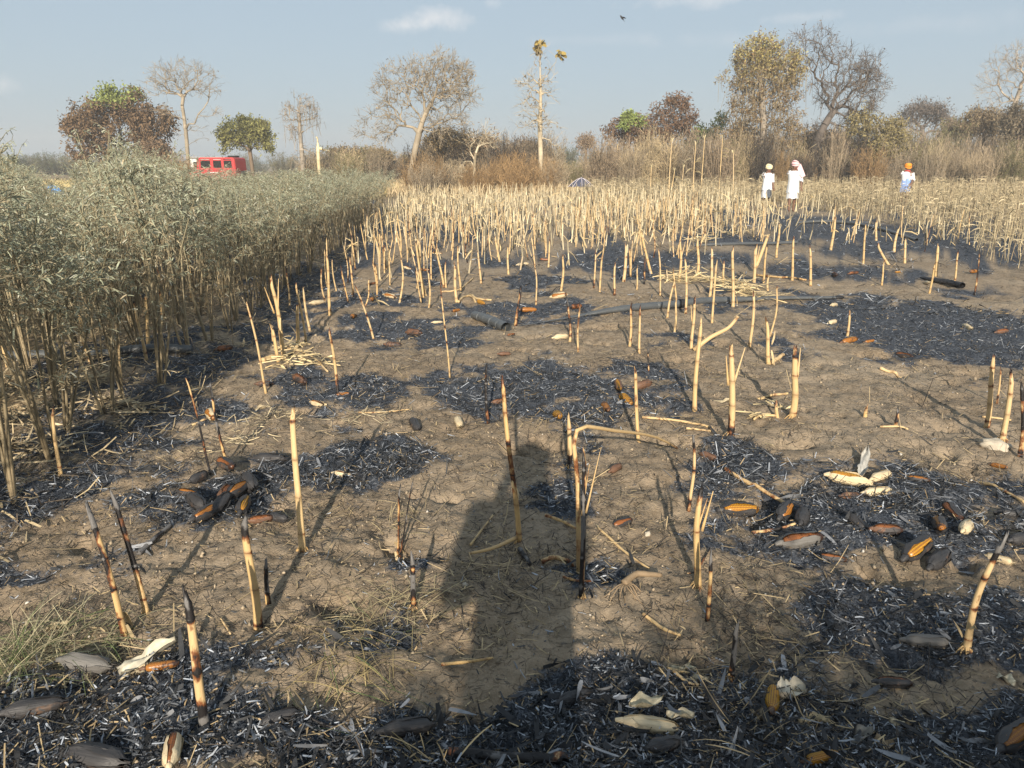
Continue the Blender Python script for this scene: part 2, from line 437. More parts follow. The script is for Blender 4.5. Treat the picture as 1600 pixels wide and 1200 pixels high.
# bigger curled pieces of burnt husk in the foreground
def build_husk_litter():
    A = Acc(); n = 3600
    x, y, r = fan_points(n, 1.5, 5.5)
    m = ashmask(x, y); k = rng.random(n) < np.clip(m*1.3-.2, 0, 1)
    x, y = x[k], y[k]; n = len(x)
    D, Nn = flat_dirs(n, .16); z = H(x, y)+.008+rng.random(n)*.012
    V, Q = ribbons(np.stack([x,y,z],1), D, Nn, rng.uniform(.03,.11,n), rng.uniform(.005,.019,n), rng.normal(size=n)*.3, 0, 5, .6, .3, rng.normal(size=n)*1.4)
    t = rng.random(n); g_ = np.where(t < .75, rng.uniform(.012,.05,n), rng.uniform(.08,.28,n))
    col = np.stack([g_*.97, g_, g_*1.06], 1)
    A.add(V, Q, rep(col, 12))
    obj('burnt_husk_litter', A.mesh('burnt_husk_litter', M_ash, True), kind='stuff', label='curled black husk leaves strewn over the ash')
build_husk_litter()
# straw, thin black leaf ribs and crumbs over the bare soil
def build_straw():
    A = Acc()
    for n, r0, r1, sc, seg in [(40000, 1.5, 4.2, .8, 2), (38000, 4.2, 11, 1.1, 1), (5000, 11, 33, 2.6, 1)]:
        x, y, r = fan_points(n, r0, r1)
        m = ashmask(x, y); cl = fbm(x*1.7+9, y*1.7, 3)
        k = rng.random(n) < np.clip(.45+cl*1.6-m*.35, .07, 1); x, y, m = x[k], y[k], m[k]; n = len(x)
        D, Nn = flat_dirs(n, .10); z = H(x, y)+.004+rng.random(n)**3*.02
        dark = rng.random(n) < .66
        L = rng.uniform(.015,.07,n)*sc*np.where(rng.random(n) < .13, 2.9, 1); W = np.where(dark, rng.uniform(.0015,.005,n), rng.uniform(.0015,.006,n))*sc
        V, Q = ribbons(np.stack([x,y,z],1), D, Nn, L, W, rng.normal(size=n)*.25, 0, seg, .4, .4)
        g_ = rng.random((n,1))
        col = np.where(dark[:,None], np.array([[.035,.028,.022]])*(.5+g_*1.6), np.array([[.42,.32,.18]])*(.45+g_*.7))
        A.add(V, Q, rep(col, 2*(seg+1)))
    # straw and dead leaves beneath the shrub crop
    n = 16000; y = rng.uniform(1.6, 16, n)**1.0; x = edge_x(y) - rng.random(n)**1.3*7 + .25
    D, Nn = flat_dirs(n, .16); z = H(x, y)+.004+rng.random(n)**2*.05
    V, Q = ribbons(np.stack([x,y,z],1), D, Nn, rng.uniform(.03,.16,n), rng.uniform(.003,.012,n), rng.normal(size=n)*.3, 0, 2, .5, .4)
    g_ = rng.random((n,1)); dk = rng.random(n) < .35
    col = np.where(dk[:,None], np.array([[.09,.07,.05]])*(.5+g_), np.array([[.44,.35,.21]])*(.4+g_*.7))
    A.add(V, Q, rep(col, 6))
    obj('straw_litter', A.mesh('straw_litter', M_litter), kind='stuff', label='bits of straw and black leaf ribs strewn on the bare soil')
    # crumbs of soil and small stones
    A = Acc(); n = 14000; x, y, r = fan_points(n, 1.5, 9); s = rng.uniform(.0012,.0065,n)*(.5+rng.random(n))*(.7+r*.12)
    k = rng.random(n) < np.clip(.6+fbm(x*2, y*2, 2)-ashmask(x,y)*.4, .1, 1); x, y, s = x[k], y[k], s[k]; n = len(x)
    O = np.array([[1,0,0],[-1,0,0],[0,1,0],[0,-1,0],[0,0,1],[0,0,-1]], float)
    Tt = np.array([[0,2,4],[2,1,4],[1,3,4],[3,0,4],[2,0,5],[1,2,5],[3,1,5],[0,3,5]])
    P = np.stack([x, y, H(x, y)+s*.3],1)
    V = P[:,None] + O[None]*s[:,None,None]*rng.uniform(.6,1.3,(n,6,1)) + rng.normal(size=(n,6,3))*.25*s[:,None,None]
    T = (Tt[None] + (np.arange(n)*6)[:,None,None]).reshape(-1,3)
    g_ = rng.random((n,1)); col = np.array([[.30,.24,.165]])*(.5+g_*.8)
    pal = rng.random(n) < .025; col[pal] = (.5,.46,.4)
    A.add(V.reshape(-1,3), T, rep(col, 6))
    obj('soil_crumbs', A.mesh('soil_crumbs', M_litter), kind='stuff', label='small clods and grit on the soil')
build_straw()

# ------------------------------------------------------------------ maize stalks
def stalk_mesh(name, L, r, top=(0,0), char=(0,0,0), tint=.3, sides=9, jag=.8, bow=0., seed=0, split=False):
    """a broken maize stalk: rings with swollen nodes, bent, pointed and splintered at the top.
    char = (top, middle, base) amounts of burning"""
    g = np.random.default_rng(seed)
    nr = max(10, int(L/.028)); nr = min(nr, 34)
    z = np.linspace(0, L, nr); nodes = np.arange(g.uniform(.03,.09), L, g.uniform(.11,.16))
    z = np.sort(np.concatenate([z, nodes, nodes+.006, nodes-.006])); z = np.clip(z, 0, L); z = np.unique(np.round(z, 5))
    t = z/L; rings = []; cols = []
    ph = g.random()*6.28; th = 2*PI*np.arange(sides)/sides
    wx = g.normal()*.012*L; wy = g.normal()*.012*L
    slant = g.uniform(.4, 2.8)*jag; gap = .0
    for zi, ti in zip(z, t):
        nd = np.exp(-((zi-nodes)/.007)**2).max() if len(nodes) else 0
        rad = r*(1.12-.30*ti)*(1+.13*nd)*(1+.22*math.exp(-zi/.02))
        ell = 1+.12*np.cos(2*(th+ph))
        cx = top[0]*ti + bow*L*math.sin(PI*ti) + wx*math.sin(5*ti+ph); cy = top[1]*ti + wy*math.sin(4*ti)
        e = max(0., (zi-(L-max(.03, 3.2*r)))/max(.03, 3.2*r))
        shrink = 1-.42*e**1.3
        if split: shrink = 1-.35*e
        px = cx + rad*ell*np.cos(th)*shrink + e*r*.5*math.cos(ph); py = cy + rad*ell*np.sin(th)*shrink + e*r*.5*math.sin(ph)
        pz = zi + e*e*(np.cos(th-ph)*slant*r + g.uniform(-1.6,2.6,sides)*r*jag)
        rings.append(np.stack([px, py, pz], 1))
        ct = char[0]*np.clip((ti-.74)/.17, 0, 1)*1.1; cb = char[2]*np.clip((.36-ti)/.2, 0, 1); cm = char[1]*math.exp(-((ti-.5)/.28)**2)
        edge = .55*np.clip((ti-.97)/.03, 0, 1)
        c = max(ct, cb, cm, edge*.8); c = c + .16*char[1] + nd*(.20+.25*max(char))
        cc = np.full(sides, c) + .25*char[1]*np.cos(th*1+ph) + (.12+.22*max(char))*max(0, math.sin(zi*23+ph*3))*np.maximum(0, np.cos(th-ph*2))**2 + .16*np.maximum(0, np.cos(th-ph-2))**4
        cols.append(np.stack([cc, np.full(sides, tint+.2*(1-ti)), np.full(sides, nd)], 1))
    V, Fs = loft(rings); cols = np.concatenate(cols + [cols[0][:1], cols[-1][:1]])
    return mesh(name, V, Fs, cols, M_stalk, True)
def splinter_mesh(L, r, char, tint, seed):
    g = np.random.default_rng(seed); n = 6
    P = np.stack([np.linspace(0, g.normal()*.02, n), np.zeros(n), np.linspace(0, L, n)],1)
    rr = r*np.linspace(.55, .12, n); V, Fs = path_tube(P, rr, 5)
    col = np.zeros((len(V),3)); col[:,0] = char*np.clip(V[:,2]/L, 0, 1)**.5; col[:,1] = tint
    return mesh('splinter', V, Fs, col, M_stalk, True)
def roots_mesh(r, seed):
    g = np.random.default_rng(seed); Vs=[]; Q=[]; o=0; n = 9
    for i in range(n):
        a = 2*PI*i/n+g.random()*.4; h = g.uniform(.012,.035)
        P = smooth_path([(r*.6*math.cos(a), r*.6*math.sin(a), h), (r*1.5*math.cos(a), r*1.5*math.sin(a), h*.55), (r*(2.1+g.random())*math.cos(a), r*(2.1+g.random())*math.sin(a), -.012)], 5)
        V, Fs = path_tube(P, np.linspace(.0032,.0018,5), 5, False); Vs.append(V); Q.append(Fs[0]+o); o += len(V)
    V = np.concatenate(Vs); col = np.zeros((len(V),3)); col[:,0] = .25; col[:,1] = .8
    return mesh('prop_roots', V, np.concatenate(Q), col, M_stalk, True)
def sheath_mesh(L, r, seed, tone=(.5,.38,.21)):
    g = np.random.default_rng(seed); a0 = g.random()*6.28; z0 = g.uniform(.1,.5)*L
    A = Acc(); k = 2
    for i in range(k):
        a = a0+i*2.2; P = np.array([[math.cos(a)*r, math.sin(a)*r, z0+i*.04]]); D = np.array([[math.cos(a)*.6, math.sin(a)*.6, g.choice([-1, .8])]])
        V, Q = ribbons(P, D, np.array([[math.cos(a), math.sin(a), .2]]), g.uniform(.07,.16), g.uniform(.012,.02), g.normal()*.3, .35, 5, .6, .3, g.normal())
        A.add(V, Q, np.array(tone)*g.uniform(.7,1.1))
    return A.mesh('dry_leaf', M_litter, True)
_lab = {}
placed = []
def stand(bx, by, tx, ty, w, char, label, tint=None, extra=(), group=None, name='maize_stalk'):
    """a standing stalk from its base and tip pixels and its pixel width"""
    B = G(bx, by); s = pxsize(B); T = AT(tx, ty, B[1]); L = max(T[2]-B[2], .04); r = w*s*.5*(.82 if by > 640 else .62)
    sd_ = int(bx*7+by*13); g = np.random.default_rng(sd_)
    tint = g.uniform(0.0,.6) if tint is None else tint
    lean_y = g.normal()*.03*L
    e = obj(name, None, loc=(B[0], B[1], B[2]-.01), label=label, cat='maize stalk', group=group)
    e.empty_display_size = .1
    near = by > 640
    me = stalk_mesh('stalk', L+.01, r, (T[0]-B[0], lean_y), char, tint, 11 if near else 7, seed=sd_, bow=g.normal()*.012, split='split' in extra)
    st = obj('stalk', me, e)
    if 'split' in extra:
        q = obj('splinter', splinter_mesh(L*.42, r*1.0, char[0], tint, sd_), e, loc=((T[0]-B[0])*.62+r*.9, lean_y*.6, L*.62)); q.rotation_euler = (0, .12, 0)
        q = obj('splinter', splinter_mesh(L*.34, r*.9, char[0], tint+.3, sd_+1), e, loc=((T[0]-B[0])*.62-r*.8, lean_y*.6, L*.60)); q.rotation_euler = (0, -.16, 0)
    if 'roots' in extra or (near and w >= 9): obj('prop_roots', roots_mesh(r, sd_), e)
    if 'leaf' in extra: obj('dry_leaf', sheath_mesh(L, r, sd_), e)
    placed.append((B[0], B[1])); return e
STALKS = [
(198,993,141,788,10,(1.1,.25,.1),'leaning stalk with a long black tip, leftmost of the foreground stalks',.5,('leaf',)),
(229,956,178,768,10,(1.1,.62,0),'scorch-streaked leaning stalk with a jagged black crown, right of the leftmost stalk',.5,()),
(402,976,382,806,14.5,(.9,.05,.25),'thick straw-yellow stalk with a small black cap, in front of the cob heap',.45,('roots',)),
(419,941,414,877,8,(1.2,.9,.4),'short blackened stub close behind the thick black-capped stalk',.5,()),
(472,860,452,648,11.5,(.25,.0,.15),'tall clean pale stalk with a brown point, right of the charred cob heap',.1,()),
(320,1131,288,929,15,(.7,.15,1.0),'thick foreground stalk beside the orange cob, brown at its foot',.55,('roots',)),
(646,948,645,868,11,(1.6,1.3,.0),'short stub burnt black above an orange foot, left of the photographer\'s shadow',.9,('roots',)),
(617,861,627,756,4,(.8,.5,.2),'thin brown stem with withered scraps, above the dry grass tuft',.6,('leaf',)),
(622,858,645,752,3,(.6,.7,.2),'thin dark twig-like stem leaning right beside the brown stem',.6,()),
(809,847,787,596,9.5,(.35,.42,.2),'long scorched stalk standing in the head of the photographer\'s shadow',.6,('leaf',)),
(764,663,760,570,5.5,(.6,.75,.2),'thin black-blotched stalk behind the shadow head',.1,()),
(998,688,994,578,6.5,(.1,.1,.1),'slim pale stalk to the right of the yellow cobs on the middle ash patch',.3,()),
(889,733,890,656,9,(.1,.1,1.0),'short pale upright stalk with burnt foot behind the folded stalk',.5,()),
(909,935,915,711,9,(.3,.85,.3),'split stalk burnt black through its middle, right of the shadow body',.55,('split','roots')),
(1088,916,1096,769,12.5,(.35,.05,.15),'thick golden stalk right of centre, upper end splintered and browned',.5,('split','roots')),
(1106,969,1112,866,8.5,(1.3,.5,.5),'short stalk with black upper half just right of the thick golden stalk',.5,()),
(1078,800,1083,681,6.5,(.9,.25,.5),'thin stalk blackened at the middle, left of the yellow cob in grey husk',.2,()),
(1141,1060,1152,978,9,(1.8,1.1,0),'grey-black burnt stub with an orange foot at the edge of the dark shade',.8,('roots',)),
(1506,1022,1556,833,13.5,(1.1,.1,.05),'thick yellow jointed stalk leaning right with black tip and spread roots',.3,('roots','leaf')),
(1141,683,1144,545,12,(.25,.0,.5),'forked pale stalk splitting into two upright points',.2,('split','roots')),
(1086,641,1098,508,8,(.15,.05,.15),'pale stalk leaning right, left of the forked stalk',.25,()),
(1236,655,1245,545,10.5,(.3,.0,.1),'pale stalk torn in two at the top with bent leaf bases at its foot',.3,('split','leaf')),
(1171,543,1177,457,8,(.1,.0,.1),'clean straight stalk just right of the lying broken arm',.15,()),
(1204,528,1214,448,5,(.1,.0,.1),'slender curved stalk right of the clean straight stalk',.4,()),
(1202,567,1197,499,9,(.1,.0,.05),'short thick blunt stalk with a bent piece at its foot',.15,('leaf',)),
(1081,545,1084,469,8,(.1,.0,.1),'stalk from which the broken arm reaches to the right',.2,('split',)),
(1113,505,1120,410,6,(.05,.0,.05),'long pale stalk in front of the hose between its two joints and the straw heap',.2,()),
(999,554,1000,480,6,(.4,.1,.1),'pale pointed stalk directly in front of the hose joint',.1,()),
(984,542,987,474,6,(.5,.2,.1),'orange-tinted stalk left of the pale pointed stalk by the hose',.8,()),
(1013,580,1013,546,4,(1.2,.9,.5),'tiny black stub with white foot in front of the hose',.2,()),
(903,549,905,475,4.5,(.3,.2,.1),'thin whitish stem in front of the left end of the long hose',.0,()),
(890,534,888,468,5.5,(.9,.55,.1),'mottled black and white stem left of the thin whitish stem',.1,()),
(806,511,813,449,7,(.5,.5,.3),'short red-brown stalk between the cut hose piece and the long hose',.9,()),
(702,584,688,442,4,(.4,.2,.1),'very thin pale stem leaning left in the open middle ground',.0,()),
(584,529,557,444,4.5,(.1,.1,.2),'thin white stem leaning left above a streak of white ash',.0,()),
(661,466,650,381,6.5,(.1,.1,.2),'straight stalk in the row left of the twin pale stalks',.4,()),
(693,448,681,385,5.5,(.2,.1,.3),'left one of the twin pale stalks of the middle rows',.3,()),
(697,448,696,410,4.5,(.2,.1,.2),'short stalk right beside the twin pale stalk',.2,()),
(714,471,711,413,7,(.1,.1,.1),'stocky pale stalk with a bent leaf rib at its foot',.1,('leaf',)),
(719,454,715,388,5,(.1,.1,.2),'thin stalk just behind the stocky pale stalk',.3,()),
(878,454,880,399,6,(.05,.0,.1),'lone clean stalk in the bare strip behind the long hose',.2,()),
(794,430,794,389,5.5,(.0,.0,.0),'short white stalk left of the white husk on the bare soil',.0,()),
(960,462,961,413,5.5,(.1,.0,.5),'short stalk behind the hose with a dark foot',.2,()),
(928,449,931,394,4.5,(.1,.0,.4),'thinner of the two stalks left of the oval ash patch',.2,()),
(937,452,940,401,5.5,(.1,.0,.1),'thicker of the two stalks left of the oval ash patch',.1,()),
(974,440,979,384,7,(.0,.0,.1),'whitish stalk on the front rim of the oval ash patch',.05,()),
(985,432,984,390,5,(.1,.1,.1),'orange stalk with a folded tip on the oval ash patch',.9,('leaf',)),
(1018,428,1002,364,7,(.0,.0,.1),'stalk leaning strongly left over the oval ash patch',.3,()),
(1006,445,1008,396,5,(.6,.4,.5),'dark brown stalk at the foot of the left-leaning stalk',.6,()),
(995,453,996,416,3.5,(.1,.0,.0),'thin little stem left of the straw heap',.1,()),
(1072,490,1073,406,6,(.0,.0,.2),'straight white stalk whose foot touches the hose',.0,()),
(752,443,747,393,4.5,(.1,.1,.2),'stalk before the bent white leaf rib',.3,()),
(589,451,583,408,4.5,(.4,.2,.4),'scorched little stalk at the left edge of the middle rows',.5,()),
(610,445,608,407,4.5,(.0,.0,.2),'pale little stalk near the left edge of the middle rows',.1,()),
(838,477,836,420,4,(.1,.1,.3),'thin stem above the orange cob behind the hose end',.3,()),
(836,419,831,372,4,(.0,.0,.2),'thin leaning stem right of the white husk',.2,()),
(857,418,859,375,5,(.0,.0,.1),'upright stem two steps right of the white husk',.2,()),
(781,410,773,370,5,(.0,.0,.1),'stem leaning left behind the white husk',.2,()),
(446,560,422,438,11,(.1,.1,.1),'tallest thick stalk of the clump by the shrub crop',.3,('split','leaf')),
(436,568,424,508,8,(.1,.0,.1),'shredded short stalk at the foot of the tallest clump stalk',.2,('split','leaf')),
(466,540,464,478,8,(.0,.0,.05),'blunt stout stalk in the clump by the shrub crop',.3,('leaf',)),
(478,532,463,444,5.5,(.1,.0,.1),'stalk with a thin torn tip in the clump by the shrub crop',.2,()),
(484,517,474,452,6,(.0,.0,.1),'rightmost pointed stalk of the clump by the shrub crop',.2,()),
(516,494,510,399,7,(.1,.1,.2),'tall single stalk right of the clump at the crop edge',.3,()),
(528,618,514,513,6.5,(.2,.2,.6),'stalk with red-brown foot beside a small orange cob',.4,()),
(418,616,386,473,6,(.3,.15,.2),'long slender stalk leaning left before the crop edge',.5,()),
(331,745,291,590,4.5,(.3,.85,.9),'thin dark stem with one yellow length, left behind the cob heap',.3,()),
(354,728,327,602,4.5,(.9,.8,.0),'thin sooty stem with a yellow foot behind the cob heap',.5,()),
(544,472,532,415,4.5,(.3,.2,.2),'thin brownish stem between the crop edge and the leaning white stem',.5,()),
(590,462,585,410,4.5,(.5,.4,.3),'blotchy thin stalk over the orange cob at left',.4,()),
(552,465,545,403,4.5,(.2,.3,.3),'crooked thin stalk at the crop edge shadow',.4,()),
(1540,672,1552,559,8,(.1,.1,.3),'greenish-yellow stalk left of the three at the right frame edge',.1,()),
(1566,690,1581,581,11,(.1,.0,.1),'broad flat-topped stalk in the middle of the three at the right frame edge',.15,()),
(1594,716,1599,598,8,(.6,.4,.3),'dark-blotched stalk cut by the right frame edge',.5,()),
(1558,632,1564,574,5,(.2,.1,.3),'thin orange-footed stalk behind the broad right-edge stalk',.7,()),
(1324,525,1328,489,6.5,(.1,.1,.2),'short stump on the left tip of the large ash bed',.3,()),
(1399,668,1404,640,7,(.8,.3,.1),'knee-high black-sided stub on bare soil right of the torn stalk',.6,()),
(1352,653,1353,636,6,(.4,.1,.2),'tiny brown stub left of the black-sided stub',.7,()),
(1214,652,1213,630,7,(.2,.1,.1),'tiny stub among bent pieces left of the torn stalk',.6,()),
(1267,447,1267,387,6.5,(.0,.0,.1),'straight yellow stalk right of the straw heap, nearest on the bare soil',.4,()),
(1237,439,1240,372,6.5,(.1,.0,.1),'stalk left of the straight yellow stalk with joined head',.3,()),
(1214,402,1217,352,5,(.0,.0,.1),'farther stalk behind the two stalks right of the straw heap',.3,()),
(1462,432,1467,384,7,(.0,.0,.1),'pale jointed stalk behind the burnt hose stub',.2,()),
(1452,459,1459,414,5,(.2,.1,.2),'leaning thin stalk in front of the burnt hose stub',.4,()),
(1523,460,1532,386,4,(.9,.6,.6),'thin sooty stem right of the burnt hose stub',.4,()),
(1491,441,1497,391,4,(.3,.2,.3),'thin white-topped stem behind the burnt hose stub',.1,()),
(1378,446,1381,411,5,(.1,.1,.2),'short tapering stem right of the far round ash patch',.3,()),
(1348,414,1352,351,5,(.1,.0,.2),'tall thin stem beyond the far round ash patch',.3,()),
(1414,411,1415,374,5.5,(.0,.0,.1),'short stalk right of the thick slanting stump',.3,()),
(1389,413,1369,382,7,(.0,.0,.05),'thick slanting stump leaning far to the left beyond the ash',.05,()),
(1397,394,1405,355,7,(.0,.0,.1),'stout pale stalk behind the slanting stump',.1,()),
(1369,377,1370,346,5,(.0,.0,.1),'stalk behind the slanting stump to its left',.3,()),
(1298,391,1304,341,6,(.0,.0,.1),'twin-topped pale stalk near the far hose',.3,('split',)),
(1178,442,1182,385,7,(.0,.0,.1),'stalk at the right end of the straw heap with a thick arm',.3,('split',)),
(1191,442,1197,386,5.5,(.0,.0,.1),'curved stalk just right of the armed stalk at the straw heap',.4,()),
(1145,480,1144,388,7,(.0,.0,.1),'tall stalk rising through the middle of the straw heap',.3,('leaf',)),
(1090,432,1090,376,6.5,(.0,.0,.1),'clean stalk at the left end of the straw heap',.2,()),
(1109,466,1114,388,6,(.1,.0,.1),'stalk with a whitened top in front of the straw heap',.0,()),
(1130,447,1131,410,6,(.0,.0,.1),'short stalk standing in the straw heap',.3,('leaf',)),
(1200,455,1201,431,5.5,(.0,.0,.1),'low yellow stub between the straw heap and the hose',.4,()),
(1057,470,1052,424,5,(.2,.1,.1),'crooked pale stem left of the straw heap',.2,()),
(1042,498,1053,440,5.5,(.0,.0,.3),'stem leaning right before the hose joint',.3,()),
(1054,519,1057,469,5,(.0,.0,.1),'pale stem in front of the dark hose joint',.1,()),
(1032,462,1029,391,4.5,(.1,.1,.3),'thin wavy stem on the right rim of the oval ash patch',.1,()),
(1062,440,1063,378,7,(.1,.1,.1),'two-toned stalk between the oval ash patch and the straw heap',.4,('split',)),
]
for s_ in STALKS: stand(*s_[:7], s_[7] if len(s_) > 7 else None, s_[8] if len(s_) > 8 else ())

# the long folded-over stalk and other broken arms, lying stalks
def lying(pts, w, label, char=.1, tint=.3, name='fallen_stalk', cat='fallen stalk', hs=None, k=8, group=None):
    P = []
    for i, p in enumerate(pts):
        h = hs[i] if hs else .012
        P.append(G(p[0], p[1], h))
    s = pxsize(P[len(P)//2]); n = max(8, 5*len(P)); Q = smooth_path(P, n)
    g = np.random.default_rng(int(pts[0][0]+pts[0][1]*3))
    Q[:,2] = np.maximum(Q[:,2], H(Q[:,0], Q[:,1])+w*s*.4)
    rr = w*s*.42*(1.05-.25*np.linspace(0,1,n))*(1+.10*np.sin(np.arange(n)*1.7)); V, Fs = path_tube(Q-P[0], rr, k, noise_amp=.06)
    col = np.zeros((len(V),3)); t = np.repeat(np.linspace(0,1,n), k); t = np.append(t, [0,1])
    col[:,0] = char + .25*char*np.sin(t*9+g.random()*6); col[:,1] = tint; col[:,2] = (np.sin(t*26) > .93)
    return obj(name, mesh(name, V, Fs, col, M_stalk, True), loc=P[0], label=label, cat=cat, group=group)
def hinge(px, py, base_by, base_bx):                     # height of a pixel above the ground, on the plane of a base pixel
    B = G(base_bx, base_by); T = AT(px, py, B[1]); return T
def arm(pts3, w, label, char=.2, tint=.5, name='broken_stalk'):
    P = np.array(pts3); s = pxsize(P[0]); n = 16; Q = smooth_path(P, n)
    rr = w*s*.5*np.linspace(1.1,.7,n); V, Fs = path_tube(Q-P[0], rr, 8)
    t = np.append(np.repeat(np.linspace(0,1,n), 8), [0,1]); col = np.zeros((len(V),3))
    col[:,0] = char*(np.sin(t*7) > .2); col[:,1] = tint; col[:,2] = np.sin(t*22) > .94
    return obj(name, mesh(name, V, Fs, col, M_stalk, True), loc=P[0], label=label, cat='broken stalk')
bA = G(907, 900)
arm([bA+[-.006,.01,0], AT(903, 760, bA[1]+.02), AT(901, 673, bA[1]+.03), AT(960, 673, bA[1]+.28), AT(1025, 683, bA[1]+.8), G(1064, 689, .012)], 7,
    'stalk snapped at the top and folded over to the right down to the soil', .35, .4)
bA = G(1084, 548); arm([bA+[0,0,.01], AT(1110, 527, bA[1]), AT(1138, 512, bA[1]+.05), AT(1153, 494, bA[1]+.05)], 7, 'curved broken arm rising to the right from the foot of a pale stalk', .1, .6)
bA = G(1180, 425); arm([bA+[0,0,.1], AT(1190, 395, bA[1]), AT(1200, 368, bA[1])], 6, 'thick bent arm above the right end of the straw heap', .0, .4)
bA = G(808, 848); arm([bA+[0,0,.02], G(770, 860, .04), G(733, 871, .012)], 6, 'brown stalk piece lying left from the foot of the scorched stalk in the shadow', .15, .8)
for a_ in [
 ([(934,826),(975,860),(1014,892)], 5, 'thin pale stem lying aslant right of the burnt split stalk', .0,.2),
 ([(1005,960),(1035,978),(1063,994)], 7, 'short pale stalk piece lying in front of the uprooted stump', .1,.4),
 ([(1003,656),(1060,660),(1114,669)], 5, 'pale thin stalk lying level above the folded stalk', .15,.2),
 ([(1072,672),(1112,672)], 4, 'short straw lying left of the forked stalk', .0,.2),
 ([(1184,615),(1231,617)], 5, 'short cream stalk piece lying left of the torn stalk', .0,.2),
 ([(1133,733),(1160,748),(1196,766),(1229,782)], 8, 'brown curled stalk lying aslant with its root end in the ash', .25,.8),
 ([(1524,738),(1560,760),(1602,788)], 6, 'pale stalk lying aslant to the right frame edge', .15,.2),
 ([(1375,576),(1411,581)], 6, 'cream husk rib lying below the large ash bed', .0,.1),
 ([(846,874),(870,871),(896,866)], 9, 'scorched thick stalk piece lying across the shadow body', .38,.7),
 ([(812,686+170),(828,884)], 10, 'ash-blue charred stalk piece standing low in the shadow body', .9,.3),
 ([(852,812),(880,820),(912,832)], 6, 'crooked grey twig lying inside the shadow', .25,.7),
 ([(735,830+20),(770,806)], 4, 'thin straw at the left flank of the shadow', .1,.3),
 ([(217,868),(240,848),(268,824)], 9, 'black charred strip lying between the leaning stalks and the cob heap', 1.3,.3),
 ([(1175,830),(1215,826),(1242,824)], 6, 'grey stalk piece lying below the charred cobs', .5,.4),
 ([(1375,666),(1405,669),(1419,671)], 4, 'thin pale stem lying against the black-sided stub', .0,.2),
 ([(1535,650),(1556,653),(1580,656)], 4, 'thin pale stem lying between the right-edge stalks', .0,.2),
 ([(560,640+2),(596,644),(640,640)], 3, 'thin grey stem lying on the bare soil left of centre', .2,.5),
 ([(735,460),(745,466),(768,468)], 4, 'bent white leaf rib lying in the middle rows', .0,.0),
 ([(716,470),(730,462),(744,468)], 4, 'pale rib lying at the foot of the stocky stalk', .0,.0),
 ([(690,455),(717,452),(740,433)], 3, 'thin rib lying behind the stocky stalk', .0,.0),
 ([(450,545),(480,552),(512,580)], 4, 'loose pale rib lying right of the clump by the crop', .0,.1),
 ([(410,566),(438,556),(466,545)], 9, 'broad torn leaf sheath lying across the clump foot', .0,.15),
 ([(345,645+320),(360,990)], 4, 'pale short straw below the thick capped stalk', .0,.1),
 ([(1180,430),(1215,434),(1260,437)], 4, 'dark straw lying behind the straw heap', .3,.4),
 ([(1214,650),(1190,648),(1178,652)], 5, 'bent leaf base curling left among the stubs', .05,.2),
 ([(1205,565),(1216,560),(1224,556)], 8, 'broken blunt piece at the foot of the short thick stalk', .0,.3),
 ([(300,632+30),(336,650)], 4, 'thin straw near the small orange cob at left', .1,.3),
 ([(1052,1050),(1075,1066),(1092,1070)], 6, 'pale husk rib lying on the edge of the dark shade', .1,.2),
 ([(690,1046),(735,1036),(770,1028)], 6, 'brown arched stalk lying low across the shadow feet', .3,.7),
 ([(1040,1042),(1060,1046),(1094,1048)], 5, 'cream rib lying where the dark shade begins', .05,.1),
 ([(880,905),(900,912),(925,906)], 5, 'brown root piece at the burnt stalk foot', .3,.7),
 ([(1108,868),(1090,888),(1074,900)], 3, 'dark twig at the foot of the thick golden stalk', .5,.6),
 ([(480,1125),(520,1132),(545,1120)], 5, 'grey stalk shred on the ash in the left foreground', .7,.4),
 ([(880,1190),(860,1182),(700,1176)], 22, 'thick grey charred stalk half buried at the bottom of the picture', .75,.3),
]: lying(*a_)
# ------------------------------------------------------------------ maize cobs
def kernel_mat(name, c1, c2, char):
    m, nt, b = newmat(name); f = tnoise(nt, 22, 4, .65); f2 = tnoise(nt, 160, 2)
    a = N_(nt, 'Attribute', attribute_name='col'); sep = N_(nt, 'SeparateColor'); nt.links.new(a.outputs['Color'], sep.inputs[0])
    oi = N_(nt, 'ObjectInfo')
    c = mixc(nt, f2, c1, c2); c = mixc(nt, mth(nt, 'MULTIPLY', sep.outputs[0], .95), c, (.20,.07,.015))  # grooves between kernels darkened: crevice shade painted into the colour
    fr = mth(nt, 'ADD', f, mth(nt, 'MULTIPLY', mth(nt, 'SUBTRACT', oi.outputs['Random'], .5), .16))
    c = mixc(nt, ramp(nt, fr, .60-char, .78-char), c, (.035,.018,.012))
    nt.links.new(c, b.inputs['Base Color']); b.inputs['Roughness'].default_value = .38; return m
MK = {'yellow': kernel_mat('kernel_yellow', (.72,.42,.035), (.62,.33,.03), .02), 'toasted': kernel_mat('kernel_toasted', (.58,.28,.05), (.42,.17,.03), .10),
      'red': kernel_mat('kernel_scorched', (.33,.13,.06), (.22,.09,.045), .13)}
def husk_mat(name, c1, c2, c3, lo, hi):
    m, nt, b = newmat(name); f = tnoise(nt, 9, 4, .7); s = tnoise(nt, 40, 3, .5, stretch=(.12,1.6,1.6)); oi = N_(nt, 'ObjectInfo')
    c = mixc(nt, s, c1, c2); fr = mth(nt, 'ADD', f, mth(nt, 'MULTIPLY', mth(nt, 'SUBTRACT', oi.outputs['Random'], .5), .2))
    c = mixc(nt, ramp(nt, fr, lo, hi), c, c3)
    nt.links.new(c, b.inputs['Base Color']); b.inputs['Roughness'].default_value = .6; bump(nt, b, s, .007); return m
